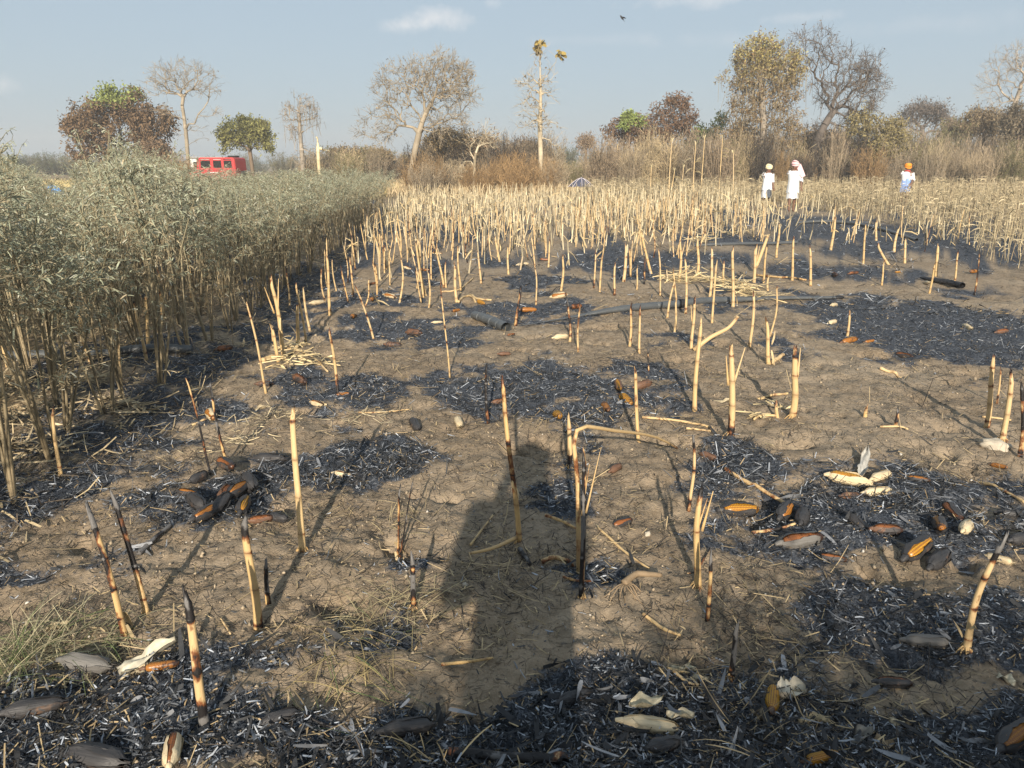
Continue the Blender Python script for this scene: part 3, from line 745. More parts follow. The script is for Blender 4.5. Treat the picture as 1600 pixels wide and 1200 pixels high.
MHK = {'pale': husk_mat('husk_pale', (.66,.55,.36), (.44,.33,.19), (.10,.07,.05), .66, .76),
       'char': husk_mat('husk_charred', (.020,.019,.020), (.055,.052,.052), (.14,.085,.055), .60, .74),
       'brown': husk_mat('husk_scorched', (.17,.085,.045), (.08,.045,.03), (.03,.026,.026), .50, .62),
       'grey': husk_mat('husk_greyed', (.16,.15,.135), (.09,.085,.08), (.03,.03,.03), .58, .72)}
def cob_profile(t, slim=1.): return np.clip(1-np.abs(2*t-1)**4.6, 0, 1)**.5*(1-.27*t)*slim
def kernels_mesh(kind, L=.17, r=.023):
    nu, nv = 32, 46; u = 2*PI*np.arange(nu)/nu; v = np.linspace(.004, .996, nv); rings = []; cols = []
    for i, t in enumerate(v):
        stag = (np.arange(nu)//2) % 2
        b = np.where(np.arange(nu) % 2 == 0, 1., 0.)*np.where((i + 0*stag) % 2 == 0, 1., .0)
        rad = r*cob_profile(t)*(1+.12*b-.09*(1-b)) + rng.normal(size=nu)*.0004
        rings.append(np.stack([np.full(nu, (t-.5)*L), rad*np.cos(u), rad*np.sin(u)], 1)); cols.append(np.stack([1-b, b*0, b*0], 1))
    V, Fs = loft(rings); cols = np.concatenate(cols+[cols[0][:1], cols[-1][:1]])
    return mesh('kernels', V, Fs, cols, MK[kind], True)
def husk_leaf_mesh(kind, a0, half, L=.17, r=.023, lift=.0, tip=.25, k=6, seed=0):
    g = np.random.default_rng(seed); n = 12; V = []
    for i in range(n):
        s = i/(n-1); t = -.03 + s*(1.03+tip); tt = min(max(t, .02), .97)
        rad = r*max(cob_profile(tt), .35 if s < .2 else .25)*1.10 + .0015 + lift*s*s
        if t > .9: rad = max(r*.28*(1-(t-.9)/(tip+.14)), .002) + lift*s*s
        wd = half*(1+.22*math.sin(s*8+seed*1.7)+.08*g.normal())*(1 if s < .82 else max(.3, 1-(s-.82)*3.4))
        for j in range(k):
            a = a0 + wd*(2*j/(k-1)-1) + .04*math.sin(9*s+seed)
            rr = rad*(1+.07*math.sin(j*2.4+seed)+.04*g.normal())
            V.append((((t-.5)*L), rr*math.cos(a), rr*math.sin(a)))
    i = np.arange(n-1)[:,None]*k; j = np.arange(k-1)[None]
    Q = np.stack([i+j, i+j+1, i+k+j+1, i+k+j], -1).reshape(-1,4)
    return mesh('husk_leaf', V, Q, None, MHK[kind], True)
def shank_mesh(kind):
    P = smooth_path([(-.115,0,-.004), (-.10,0,0), (-.082,0,0)], 6); V, Fs = path_tube(P, [.006,.007,.008,.010,.011,.010], 8)
    return mesh('cob_shank', V, Fs, None, MHK[kind], True)
_cm = {}
def cobmesh(key, fn):
    if key not in _cm: _cm[key] = fn()
    return _cm[key]
def cob(cx, cy, ang, lpx, style, label, lift=0., group=None, roll=None):
    """style: bare_<kernel>, open_<husk>_<kernel>, shut_<husk>, flared_pale_<kernel>"""
    g = np.random.default_rng(int(cx*31+cy*17)); a = R(ang)
    dx, dy = math.cos(a)*lpx/2, -math.sin(a)*lpx/2
    A_ = G(cx-dx, cy-dy); B_ = G(cx+dx, cy+dy); P = (A_+B_)/2; D = B_-A_; D[2] = 0
    Lw = np.linalg.norm(D); yaw = math.atan2(D[1], D[0]); Lw = min(max(Lw, .05), .21)
    if abs(math.sin(a)) > .5: Lw = min(max(Lw, .14), .19)
    s = Lw/.20; s = max(s, .5) if style.startswith('bare') else max(s, .6)
    fat = g.uniform(1.1, 1.4)*(.78 if 'pale' in style and style[0] == 's' else 1)*(.88 if lpx < 24 else 1)
    z = float(H(P[0], P[1])) + .020*s*fat + lift
    e = obj('maize_cob', None, loc=(P[0], P[1], z), label=label, cat='maize cob', group=group)
    e.rotation_euler = (g.random()*6.28 if roll is None else roll, g.normal()*.08, yaw); e.rotation_mode = 'XYZ'; e.scale = (s, s*fat, s*fat); e.empty_display_size = .05
    p = style.split('_'); kind = p[-1]
    small = lpx < 20
    if p[0] == 'bare':
        obj('kernels', cobmesh(('k', kind), lambda: kernels_mesh(kind)), e); obj('shank', cobmesh(('s','brown'), lambda: shank_mesh('brown')), e)
        return e
    hk = p[1]; e.rotation_euler[0] = (R(18)+g.normal()*.3) if roll is None else roll
    if p[0] in ('open', 'flared'): obj('kernels', cobmesh(('k', kind), lambda: kernels_mesh(kind)), e)
    # the husk leaves go round the cob and leave a gap towards +z
    up = PI/2; var = g.integers(0, 3)
    if p[0] == 'open': spec = [(up+1.22, .78, 0, .05), (up-1.12, .74, .0, .03), (up+PI, .85, 0, .08), (up+2.4, .7, .003, .04)]
    elif p[0] == 'shut': spec = [(up+.2, .9, 0, .06), (up+1.6, .85, .002, .05), (up-1.3, .85, .001, .08), (up+PI, .9, 0, .06), (up+2.4, .7, .004, .04)]
    else: spec = [(up+1.9, .6, .012, .15), (up-1.9, .6, .018, .15), (up+PI, .8, .004, .15), (up+1.1, .45, .03, .25)]
    for i, (a0, hf, lf, tp) in enumerate(spec):
        hl = obj('husk_leaf', cobmesh(('h', hk, p[0], i, int(var)), lambda: husk_leaf_mesh(hk, a0+.15*var, hf, lift=lf+.002*i, tip=tp, seed=i*7+int(var))), e)
    obj('shank', cobmesh(('s', hk), lambda: shank_mesh(hk)), e)
    return e
COBS = [
(256,1056,12,64,'bare_toasted','orange kernelled cob beside the thick brown-footed foreground stalk',.006),
(139,1047,-2,84,'shut_grey','ash-grey husked cob lying left of the pale splayed husk',0),
(295,779,-10,30,'open_char_toasted','leftmost cob of the charred heap with a patch of orange kernels',.01),
(312,757,25,34,'shut_char','black cob with rounded end at the upper left of the charred heap',.02),
(310,798,-40,36,'shut_char','black cob lying crosswise at the lower left of the heap',.01),
(356,747,-35,38,'open_char_red','cob on top of the heap with a small orange streak',.045),
(352,772,60,44,'open_brown_red','red-brown cob standing steep in the middle of the heap',.03),
(374,783,38,50,'open_char_toasted','large black cob with orange window at the right of the heap',.035),
(326,816,28,56,'open_char_toasted','cob with long orange-red side at the lower edge of the heap',.015),
(348,804,40,40,'shut_char','round-ended black cob lying against the lower edge cob',.03),
(382,803,65,40,'open_char_yellow','cob with bright yellow kernels behind the black cap of the thick stalk',.02),
(410,820,8,46,'open_brown_red','brown husked cob right of the black-capped stalk',.005),
(436,817,-12,34,'shut_char','small charred cob ending the heap on the right',.005),
(392,770,-55,44,'shut_char','black cob leaning at the upper right of the heap',.04),
(424,724,-3,56,'shut_char','single black cob lying behind the heap toward the tall pale stalk',0),
(374,637,8,30,'bare_yellow','yellow cob lying among the straw near the crop edge',0),
(331,656,-50,24,'open_pale_toasted','small orange cob end leaning on the sooty stem',.005),
(536,620,5,18,'bare_toasted','short orange cob at the foot of the red-footed stalk',0),
(553,497,40,14,'bare_toasted','small orange cob between the clump and the leaning white stem',0),
(582,471,35,16,'bare_toasted','orange cob at the left border of the middle rows',0),
(581,446,10,14,'bare_red','brownish cob before the left border stalks',0),
(610,467,-8,24,'open_pale_toasted','tan and orange cob just below the pale little stalk',0),
(638,420,-10,20,'open_pale_toasted','orange cob between first rows at far left',0),
(664,424,-3,18,'bare_toasted','orange cob at the foot of the straight row stalk',0),
(684,397,0,18,'open_pale_toasted','tan cob behind the leftmost twin stalk',0),
(752,475,-15,13,'bare_yellow','bright yellow cob stub alone left of the cut hose',0),
(713,487,15,14,'bare_toasted','small tan cob left of the yellow cob stub',0),
(684,505,5,18,'shut_pale','white husk lying beside the very thin pale stem',0),
(648,524,-10,26,'open_brown_red','reddish cob on the ash left of the thin stem',0),
(616,540,0,30,'shut_brown','dull brown cob on the ash under the leaning white stem',0),
(789,557,5,20,'shut_brown','dark brown cob alone on the soil below the cut hose',0),
(826,487,4,32,'bare_toasted','orange cob by the red-brown stalk',0),
(874,467,-2,36,'open_pale_toasted','cream husked cob with a brown end behind the hose end',0),
(901,482,15,22,'bare_red','red-brown cob in front of the cream husked cob',0),
(817,414,2,32,'shut_pale','slender white husk on the bare strip in the middle rows',0),
(851,407,0,16,'bare_red','reddish cob right of the slender white husk',0),
(877,530,8,26,'shut_pale','pale husk piece under the mottled stem',0),
(935,535,-5,20,'open_pale_toasted','tan husk on the bare soil below the hose',0),
(799,524,10,10,'bare_red','tiny reddish cob at the right end of the cut hose',0),
(872,650,-65,30,'bare_yellow','yellow cob standing steep at the near rim of the middle ash patch',0),
(979,627,-35,32,'bare_yellow','brightest yellow cob on the right of the middle ash patch',0),
(966,612,-70,22,'open_brown_yellow','small burnt cob touching the brightest yellow cob from behind',0),
(947,640,-60,22,'bare_toasted','orange stub of a cob left of the brightest yellow cob',0),
(781,630,10,22,'open_brown_red','orange-brown cob by the top of the scorched stalk',0),
(717,664,-70,26,'shut_pale','torn grey-white husk alone on bare soil left of the shadow head',0),
(649,668,-55,22,'shut_char','small charred cob left of the grey-white husk',0),
(973,820,15,26,'open_char_red','round charred cob with a pinkish end right of the shadow',0),
(962,737,30,22,'shut_brown','dark brown cob on the bare soil above the round charred cob',0),
(1157,802,4,66,'open_char_yellow','charred cob with a bright yellow window at the left of the right-hand ash',0),
(1226,806,55,40,'open_char_toasted','black cob with an orange slit right of the yellow-window cob',0),
(1253,815,75,38,'shut_char','steep black cob next to the orange-slit cob',0),
(1253,852,5,88,'open_grey_red','long brown-grey cob with a reddish left end',0),
(1302,872,-8,44,'open_char_red','plump black cob with a red spot below the long brown-grey cob',0),
(1321,756,-8,62,'flared_pale_yellow','large cream husk curved at the left of the cream husk group',.01),
(1347,748,-12,50,'shut_pale','broad cream husk on top of the cream husk group',.02),
(1377,745,18,34,'shut_pale','small pale husk pointing right behind the cream group',.0),
(1373,773,3,50,'shut_pale','cream cob with rounded sides at the front of the cream group',.0),
(1331,779,2,30,'shut_brown','brownish husk left of the front cream cob',0),
(1435,753,-12,24,'open_char_toasted','cob with an orange end on the ash behind the pale leaning husk',0),
(1466,833,-78,46,'open_char_toasted','orange-striped cob pointing upward left of the pale leaning husk',.01),
(1507,838,58,42,'shut_pale','pale husk leaning upright right of the orange-striped cob',.01),
(1432,868,28,68,'open_char_yellow','large black cob with a tan lower side below the orange-striped cob',0),
(1466,881,40,44,'shut_char','black cob tucked behind the large tan-sided cob',0),
(1580,808,-8,50,'shut_char','shiny black cob near the right frame edge',0),
(1489,806,-40,40,'open_char_red','black cob with a reddish streak above the orange-striped cob',0),
(1387,833,-4,54,'open_brown_red','dim brown cob in the middle of the right-hand ash',0),
(1596,852,10,40,'shut_char','charred cob cut by the right frame edge',0),
(1340,823,-30,40,'shut_char','black cob among the ash behind the dim brown cob',0),
(1561,729,-18,28,'bare_toasted','orange cob on the soil right of the cream group, beside the white stone',0),
(1563,873,-20,30,'shut_pale','thin pale husk behind the thick leaning jointed stalk',0),
(1020,1141,-4,104,'shut_pale','big cream husk in the dark shade at the bottom',.0),
(1206,1103,85,36,'bare_yellow','short yellow cob in the shade beside the open cream shell',.0),
(1283,1196,12,60,'bare_yellow','yellow and red cob cut by the bottom frame edge',.0),
(1588,1160,35,70,'open_char_toasted','dark cob with pale torn flap in the bottom right corner',.0),
(1398,1071,-3,34,'open_char_red','small cob with an orange gleam in the dark shade',.0),
(1328,534,5,32,'bare_toasted','bright orange cob on the left rim of the large ash bed',0),
(1359,534,5,18,'bare_toasted','short orange cob piece right behind the rim cob',0),
(1303,479,20,20,'shut_pale','cream husk at the right end of the long hose',0),
(1414,555,-15,32,'open_char_red','charred brown cob on the front of the large ash bed',0),
(1403,427,0,9,'bare_yellow','tiny yellow cob on the far round ash patch side',0),
(1521,428,8,18,'bare_toasted','orange cob beneath the standing dry crop at right',0),
(1304,432,-25,16,'open_brown_red','brown cob on the left of the far round ash patch',0),
(1334,429,5,18,'bare_red','red-brown cob in the middle of the far round ash patch',0),
(1512,514,-25,18,'shut_pale','small white husk in the middle of the large ash bed',0),
(1566,520,10,22,'open_brown_red','reddish scorched cob at the right of the large ash bed',0),
(1112,424,-40,12,'bare_yellow','yellow cob behind the straw heap',0),
(1300,514-8,15,16,'shut_pale','bent pale husk left of the short stump on the ash bed tip',0),
(415,608,5,30,'open_brown_red','dull red cob beside the slender leaning stalk foot',0),
(470,600,-25,32,'open_brown_red','wine-red scorched cob right of the slender leaning stalk',0),
(496,634,-15,22,'flared_pale_toasted','small cob in torn white husk before the red-footed stalk',0),
(538,748,-5,20,'open_pale_red','pinkish cob scrap on the near ash patch beside the tall pale stalk',0),
(352,550,5,30,'bare_red','red-brown cob in the dark edge of the shrub crop',0),
(497,475,12,28,'shut_pale','pale husk between the clump and the tall single stalk',0),
(1005,605,10,30,'shut_brown','brown husk at the right rim of the middle ash patch',0),
(1449,445,-30,30,'shut_pale','pale split husk leaning on the burnt hose stub',.01),
(1108,715,-20,24,'shut_brown','dusty brown cob by the curled stalk root',0),
(1040,1165+10,12,44,'shut_char','black cob below the big cream husk',0),
(900,1090,20,60,'shut_char','black cob in the shade right of the shadow feet',0),
(60,1120,15,110,'shut_char','long charred cob in the left foreground ash',0),
(150,1180,-12,120,'shut_char','long charred cob near the bottom left corner',0),
(440,1130,20,70,'shut_char','charred cob right of the brown-footed foreground stalk',0),
(1450,1010,-5,80,'shut_grey','grey-brown cob left of the jointed leaning stalk roots',0),
(272,1190,80,60,'open_pale_red','tan husked cob end at the bottom frame edge left of centre',.02),
(640,1150,8,90,'shut_char','charred cob at the bottom left of the middle',0),
]
for c_ in COBS:
    if c_[0] == 1564: continue
    cob(*c_)
# loose husk leaves near the camera: cupped shells and splayed strips
def husk_scrap(cx, cy, ang, lpx, wpx, label, tone=(.74,.63,.44), cup=.5, lift=.01, rise=0.):
    a = R(ang); A_ = G(cx-math.cos(a)*lpx/2, cy+math.sin(a)*lpx/2); B_ = G(cx+math.cos(a)*lpx/2, cy-math.sin(a)*lpx/2)
    s = pxsize((A_+B_)/2); D = B_-A_; D[2] = 0; L = min(max(np.linalg.norm(D), .05), .24); D = D/np.linalg.norm(D); S = np.array([-D[1], D[0], 0])
    n, k = 12, 7; V = []; W = wpx*s*1.3
    g = np.random.default_rng(int(cx+cy))
    for i in range(n):
        t = i/(n-1); w = W*(math.sin(PI*(.12+t*.85))**.7)*(1+.18*math.sin(t*13+cx)+.12*g.normal())
        for j in range(k):
            q = 2*j/(k-1)-1
            V.append(D*L*(t-.5) + S*w/2*q*(1-.2*cup*q*q) + np.array([0,0, cup*w*.55*q*q + rise*t*t*L + .010*math.sin(t*7+q*3+cx)]))
    V = np.array(V); i = np.arange(n-1)[:,None]*k; j = np.arange(k-1)[None]
    Q = np.stack([i+j, i+j+1, i+k+j+1, i+k+j], -1).reshape(-1,4)
    col = np.tile(np.array(tone), (len(V),1)); q = np.tile(np.arange(k), n); col[q % 2 == 0] *= .72; col *= (.62+.3*g.random((len(V),1))); col[:k] *= .4; col[-k:] *= .45
    P = (A_+B_)/2; P[2] = float(H(P[0], P[1])) + lift
    return obj('husk_leaf', mesh('husk_leaf', V, Q, col, M_litter, True), loc=P, label=label, cat='husk leaf')
for a_ in [
 (232,1040,28,100,26,'splayed cream husk leaf lying behind the orange kernelled cob', (.80,.72,.54), .45, .02, .12),
 (222,1052,22,80,16,'lower cream husk strip touching the orange kernelled cob', (.74,.62,.42), .4, .01, .06),
 (1236,1096,5,44,34,'open cream shell of a husk lying in the dark shade', (.78,.70,.55), .7, .01, .1),
 (1270,1138,6,50,14,'flat brownish husk leaf in front of the open cream shell', (.50,.40,.24), .3, .008, .0),
 (1407,1127,-6,36,12,'small pale husk leaf in the shade toward the right', (.66,.56,.38), .3, .008, 0),
 (1572,1068,-30,32,12,'pale pointed husk leaf at the right in the shade', (.74,.67,.5), .3, .01, .1),
 (1068,1042,-4,42,8,'cream husk sliver at the edge of the dark shade', (.74,.66,.46), .3, .006, 0),
 (1088,1064,4,40,9,'second cream husk sliver below the edge of the shade', (.7,.6,.42), .3, .006, 0),
 (1008,1124,10,50,20,'pale husk flap lifted over the big cream husk', (.72,.62,.42), .5, .045, .1),
 (1062,1130,-8,44,14,'pale pointed flap at the right end of the big cream husk', (.78,.68,.48), .4, .03, .1),
 (1348,735,70,24,12,'grey torn husk flap behind the cream husk group', (.5,.48,.43), .4, .01, .4),
 (1380,1170,-10,34,22,'brown husk leaf in the bottom right ash', (.38,.28,.17), .5, .01, .1),
 (1130,630,5,30,7,'pale leaf scrap left of the forked stalk', (.6,.5,.32), .3, .005, 0),
 (1260,640,10,26,10,'tan husk scrap below the torn stalk', (.55,.44,.27), .4, .005, .1),
 (1190,1130,-25,36,14,'dusky husk leaf in the shade below the yellow cob', (.30,.24,.16), .4, .008, .1),
 (90,990,20,44,8,'tan dried leaf lying in the grass at left', (.42,.34,.21), .4, .02, .05),
 (1345,1160,30,40,16,'dusky grey husk leaf at the bottom right', (.30,.28,.24), .4, .008, .1),
 (410,640,15,26,9,'tan leaf scrap near the yellow cob at the crop edge', (.52,.42,.26), .3, .005, 0),
 (620,720,-5,30,9,'charred leaf curl at the right rim of the near ash patch', (.05,.05,.05), .5, .005, .1),
]: husk_scrap(*a_)

# pale stone, uprooted stump, straw heap
def stone(cx, cy, w, h, label, col=(.42,.37,.29)):
    bm = bmesh.new(); bmesh.ops.create_icosphere(bm, subdivisions=3, radius=1); P = G(cx, cy); s = pxsize(P)
    for v in bm.verts:
        c = v.co; n = float(fbm(c.x*1.6+cx, c.y*1.6+c.z*1.3, 3)); c *= 1+.45*n; v.co = (c.x*w*s/2, c.y*w*s*.36, c.z*h*s*.6)
    me = bpy.data.meshes.new('stone'); bm.to_mesh(me); bm.free(); me.materials.append(plain_mat('stone_material', col, .9, .25, 40, bmp=.004))
    for p in me.polygons: p.use_smooth = True
    o = obj('stone', me, loc=P+[0,0,h*s*.2], label=label, cat='stone'); o.rotation_euler = (0,.15,-.35); return o
stone(1555,703,42,20,'flat whitish stone on the soil near the right frame edge')
stone(727,924,10,8,'small pale pebble inside the photographer\'s shadow')
stone(1012,837,10,8,'small pale pebble right of the round charred cob')
def stump():
    P = G(985, 925); s = pxsize(P); e = obj('uprooted_stump', None, loc=P, label='dry uprooted stalk stump with claw-like roots right of the burnt split stalk', cat='stump')
    P2 = smooth_path([(-.03,-.02,.035),(.02,.02,.05),(.07,.03,.045),(.12,.05,.03)], 14)
    def part(name, P, r, tint=1.0, char=.30):
        V, Fs = path_tube(P, r, 8, noise_amp=.06); c = np.zeros((len(V),3)); c[:,0] = char; c[:,1] = tint; obj(name, mesh(name, V, Fs, (.23,.165,.10), M_litter, True), e)
    part('stem', P2, np.linspace(.014,.009,14))
    g = np.random.default_rng(3)
    for i in range(9):
        a = -2.6+i*.34; L = g.uniform(.05,.09)
        part('root', smooth_path([(-.02,-.015,.03), (-.03+math.cos(a)*L*.5, -.02+math.sin(a)*L*.5, .035), (-.03+math.cos(a)*L+.01*g.normal(), -.02+math.sin(a)*L, -.004)], 8), np.linspace(.004,.0014,8), 1.0, .32)
stump()
def straw_heap(name, pts, n, label, Lr=(.12,.4), Wr=(.006,.014), hgt=.06, tone=(.68,.54,.30)):
    A = Acc(); g = np.random.default_rng(len(label))
    c = [G(*p[:2]) for p in pts]; idx = g.integers(0, len(pts), n)
    P = np.array([c[i] for i in idx]); sp = np.array([pts[i][2]*pxsize(c[i]) for i in idx])
    P[:,0] += g.normal(size=n)*sp*.5; P[:,1] += g.normal(size=n)*sp*.45; P[:,2] = H(P[:,0], P[:,1]) + g.random(n)**1.5*hgt+.006
    a = g.normal(size=n)*.8 + np.where(g.random(n) < .5, 0, PI); D = np.stack([np.cos(a), np.sin(a), g.normal(size=n)*.10],1); Nn = rv(n, g)*.5+[0,0,1]
    V, Q = ribbons(P, D, Nn, g.uniform(*Lr, n), g.uniform(*Wr, n), g.normal(size=n)*.2, 0, 3, .4, .4, g.normal(size=n))
    col = np.array([tone])*g.uniform(.6,1.15,(n,1)); A.add(V, Q, rep(col, 8))
    return obj(name, A.mesh(name, M_litter), label=label, cat='straw heap', kind='stuff')
straw_heap('straw_heap', [(1075,432,26),(1110,440,26),(1150,448,22),(1165,458,18),(1055,440,16),(1180,470,10)], 340, 'loose heap of pale straw and leaves behind the long hose', hgt=.09)
straw_heap('straw_wisps', [(440,575,22),(475,560,18),(500,570,16),(455,545,12)], 110, 'torn pale leaf shreds round the stalk clump at the crop edge', (.05,.2), hgt=.07)
straw_heap('straw_wisps', [(1110,372,18),(1140,366,14),(1090,378,12)], 80, 'pale straw wisps before the dense stubble, behind the straw heap', hgt=.08)
straw_heap('straw_wisps', [(1215,640,20),(1195,652,14)], 26, 'curled leaf bases round the torn stalk at right', (.06,.16), (.006,.013), .04)
straw_heap('straw_wisps', [(560,655,60),(420,655,50),(370,690,60)], 260, 'thin bleached straw on the bare soil left of centre', (.03,.12), (.002,.006), .015, (.55,.45,.28))

# dry grass tufts: each blade bunch one tuft
def tuft(px, py, n, L, spread, label, tone=(.50,.42,.24), green=0., flat=0., seed=1, w=.0022):
    g = np.random.default_rng(seed); P0 = G(px, py); a = g.random(n)*2*PI
    P = np.stack([g.normal(size=n)*spread*.18, g.normal(size=n)*spread*.18, np.zeros(n)],1)
    up = g.uniform(.15,1.1,n)*(1-flat)+.1; D = np.stack([np.cos(a)*spread*2.5, np.sin(a)*spread*2.5, up],1)
    V, Q = ribbons(P, D, rv(n,g)*.5+[0,0,1], g.uniform(.4,1,n)*L, w*g.uniform(.6,1.4,n), g.normal(size=n)*.15, g.uniform(.15,.55,n), 5, .5, .2)
    col = np.array([tone])*g.uniform(.5,1.2,(n,1)); k = g.random(n) < green; col[k] = np.array([.15,.19,.075])*g.uniform(.6,1.3,(k.sum(),1))
    return obj('grass_tuft', mesh('grass_tuft', V, Q, rep(col, 12), M_leaf), loc=P0+[0,0,-.004], label=label, cat='grass tuft')
tuft(612,948,110,.30,.42,'dry straw-coloured grass tuft spraying left of the black stub',seed=2,flat=.45)
tuft(505,948,50,.16,.35,'small pale grass tuft between the tall stalk and the dry grass spray',seed=3,flat=.3)
tuft(555,1030,90,.26,.6,'flattened golden grass at the rim of the foreground ash',(.46,.36,.17),.1,.7,4)
tuft(470,1065,60,.22,.6,'flattened brown grass left of the golden grass',(.36,.28,.15),.1,.75,14)
tuft(30,1040,220,.32,.35,'green and straw grass tuft at the left frame edge',(.45,.40,.25),.3,.1,5)
tuft(105,1010,170,.24,.45,'thin green-yellow grass under the leftmost leaning stalk',(.44,.40,.25),.22,.4,6)
tuft(160,1005,90,.2,.5,'sparse grass at the foot of the leftmost leaning stalk',(.42,.38,.22),.3,.5,7)
tuft(668,1196,9,.22,.25,'forked dry grass culm at the bottom frame edge',(.62,.46,.24),0,0,8,.004)
tuft(770,1196,6,.14,.2,'short dry culm at the bottom frame edge',(.5,.38,.2),0,0,9,.003)
tuft(1190,690,26,.12,.5,'wispy dry grass near the forked stalk shadow',seed=10,flat=.6)
tuft(1380,700,40,.14,.7,'wispy fallen grass below the black-sided stub',(.40,.32,.2),0,.8,11)
tuft(625,815,24,.16,.4,'withered wisps round the thin brown stem',(.5,.4,.22),0,.5,12)
tuft(700,1010,20,.14,.5,'few dry blades inside the shadow body',(.4,.33,.2),0,.6,13)
tuft(980,905,22,.13,.5,'dry blades round the uprooted stump',(.5,.4,.24),0,.6,15)
tuft(1170,1190,16,.25,.4,'thin dry stems reaching in at the bottom right of centre',(.5,.38,.22),0,.5,16,.003)
tuft(1345,640,24,.10,.4,'little dry wisps round the tiny brown stub',(.42,.34,.2),0,.5,17)

# ------------------------------------------------------------------ irrigation hoses
def hose_material():
    m, nt, b = newmat('hose_material'); f = tnoise(nt, 8, 4); f2 = tnoise(nt, 60, 4, .7)
    c = mixc(nt, f, (.05,.055,.06), (.09,.097,.10)); c = mixc(nt, mth(nt,'MULTIPLY', ramp(nt, f2, .55, .75), .5), c, (.20,.17,.13))
    nt.links.new(c, b.inputs['Base Color']); b.inputs['Roughness'].default_value = .42; bump(nt, b, f2, .003); return m
M_hose = hose_material()
M_black = plain_mat('burnt_rubber', (.016,.016,.018), .6, .4, 50, bmp=.004)
def hose(pts, w, label, flats=None, cat='irrigation hose', joints=(), mat=None, n=None, lift=0):
    P = np.array([G(p[0], p[1]) for p in pts]); n = n or 12*len(pts); P = smooth_path(P, n)
    W = np.interp(np.linspace(0,1,n), np.linspace(0,1,len(pts)), [q*pxsize(G(*p[:2]))/2 for q, p in zip(w, pts)])
    Fl = np.interp(np.linspace(0,1,n), np.linspace(0,1,len(pts)), flats or [1]*len(pts))
    P[:,2] = H0(P[:,0], P[:,1]) + W*Fl*.85 + .006 + lift
    W = W*(1+.04*np.sin(np.arange(n)*1.3)+.03*rng.normal(size=n))
    e = obj('irrigation_hose', None, loc=P[0], label=label, cat=cat)
    V, Fs = path_tube(P-P[0], W, 14, False, flat=Fl); obj('tube', mesh('tube', V, Fs, None, mat or M_hose, True), e)
    for jx, wid, grow, jm in joints:
        i = int(np.argmin(np.abs(P[:,0]/P[:,1] - (lambda q: q[0]/q[1])(G(jx, pts[0][1])))))
        i = min(max(i,1), n-2); d = unit(P[i+1]-P[i-1]); c = P[i]-P[0]
        V, Fs = path_tube(np.array([c-d*wid/2, c-d*wid/4, c+d*wid/4, c+d*wid/2]), [W[i]*(1+grow*.5), W[i]*(1+grow), W[i]*(1+grow), W[i]*(1+grow*.5)], 16, flat=[Fl[i]]*4)
        obj('joint', mesh('joint', V, Fs, None, jm, True), e)
    return e
hose([(812,510),(850,504),(882,499),(915,494),(950,490),(1000,485),(1060,480),(1110,475),(1160,472),(1220,469),(1270,468),(1312,467)], [3,4,6,9,11,12,12,12,11,10,9,7],
     'long dark hose lying across the field in front of the straw heap', [.3,.25,.35,.5,.8,.95,.95,.95,.8,.6,.5,.6], joints=[(1025,.05,.08,M_hose),(1063,.09,.16,M_black),(1308,.10,.3,M_black)])
hose([(742,498),(765,507),(791,519)], [15,17,17], 'short ribbed piece of dark hose left of the long hose', [.8,.85,.9], joints=[(750,.03,.1,M_hose),(760,.03,.08,M_hose),(770,.03,.08,M_hose),(781,.04,.1,M_hose)])
hose([(1440,435),(1460,441),(1480,445),(1503,451)], [6,12,12,12], 'melted black hose stub near the large ash bed', [.4,.6,.7,.8], mat=M_black)
hose([(1083,386),(1130,384),(1180,383),(1245,381)], [5,6,6,6], 'dark hose lying straight before the dense stubble', [.8]*4)
hose([(1245,350),(1290,348),(1340,352),(1385,362),(1432,377)], [4,6,6,6,5], 'dark hose bending round the far black ash at right', [.8]*5)
hose([(0,562),(90,560),(180,557),(300,553)], [15]*4, 'greyish hose lying inside the shrub crop at left', [.9]*4)
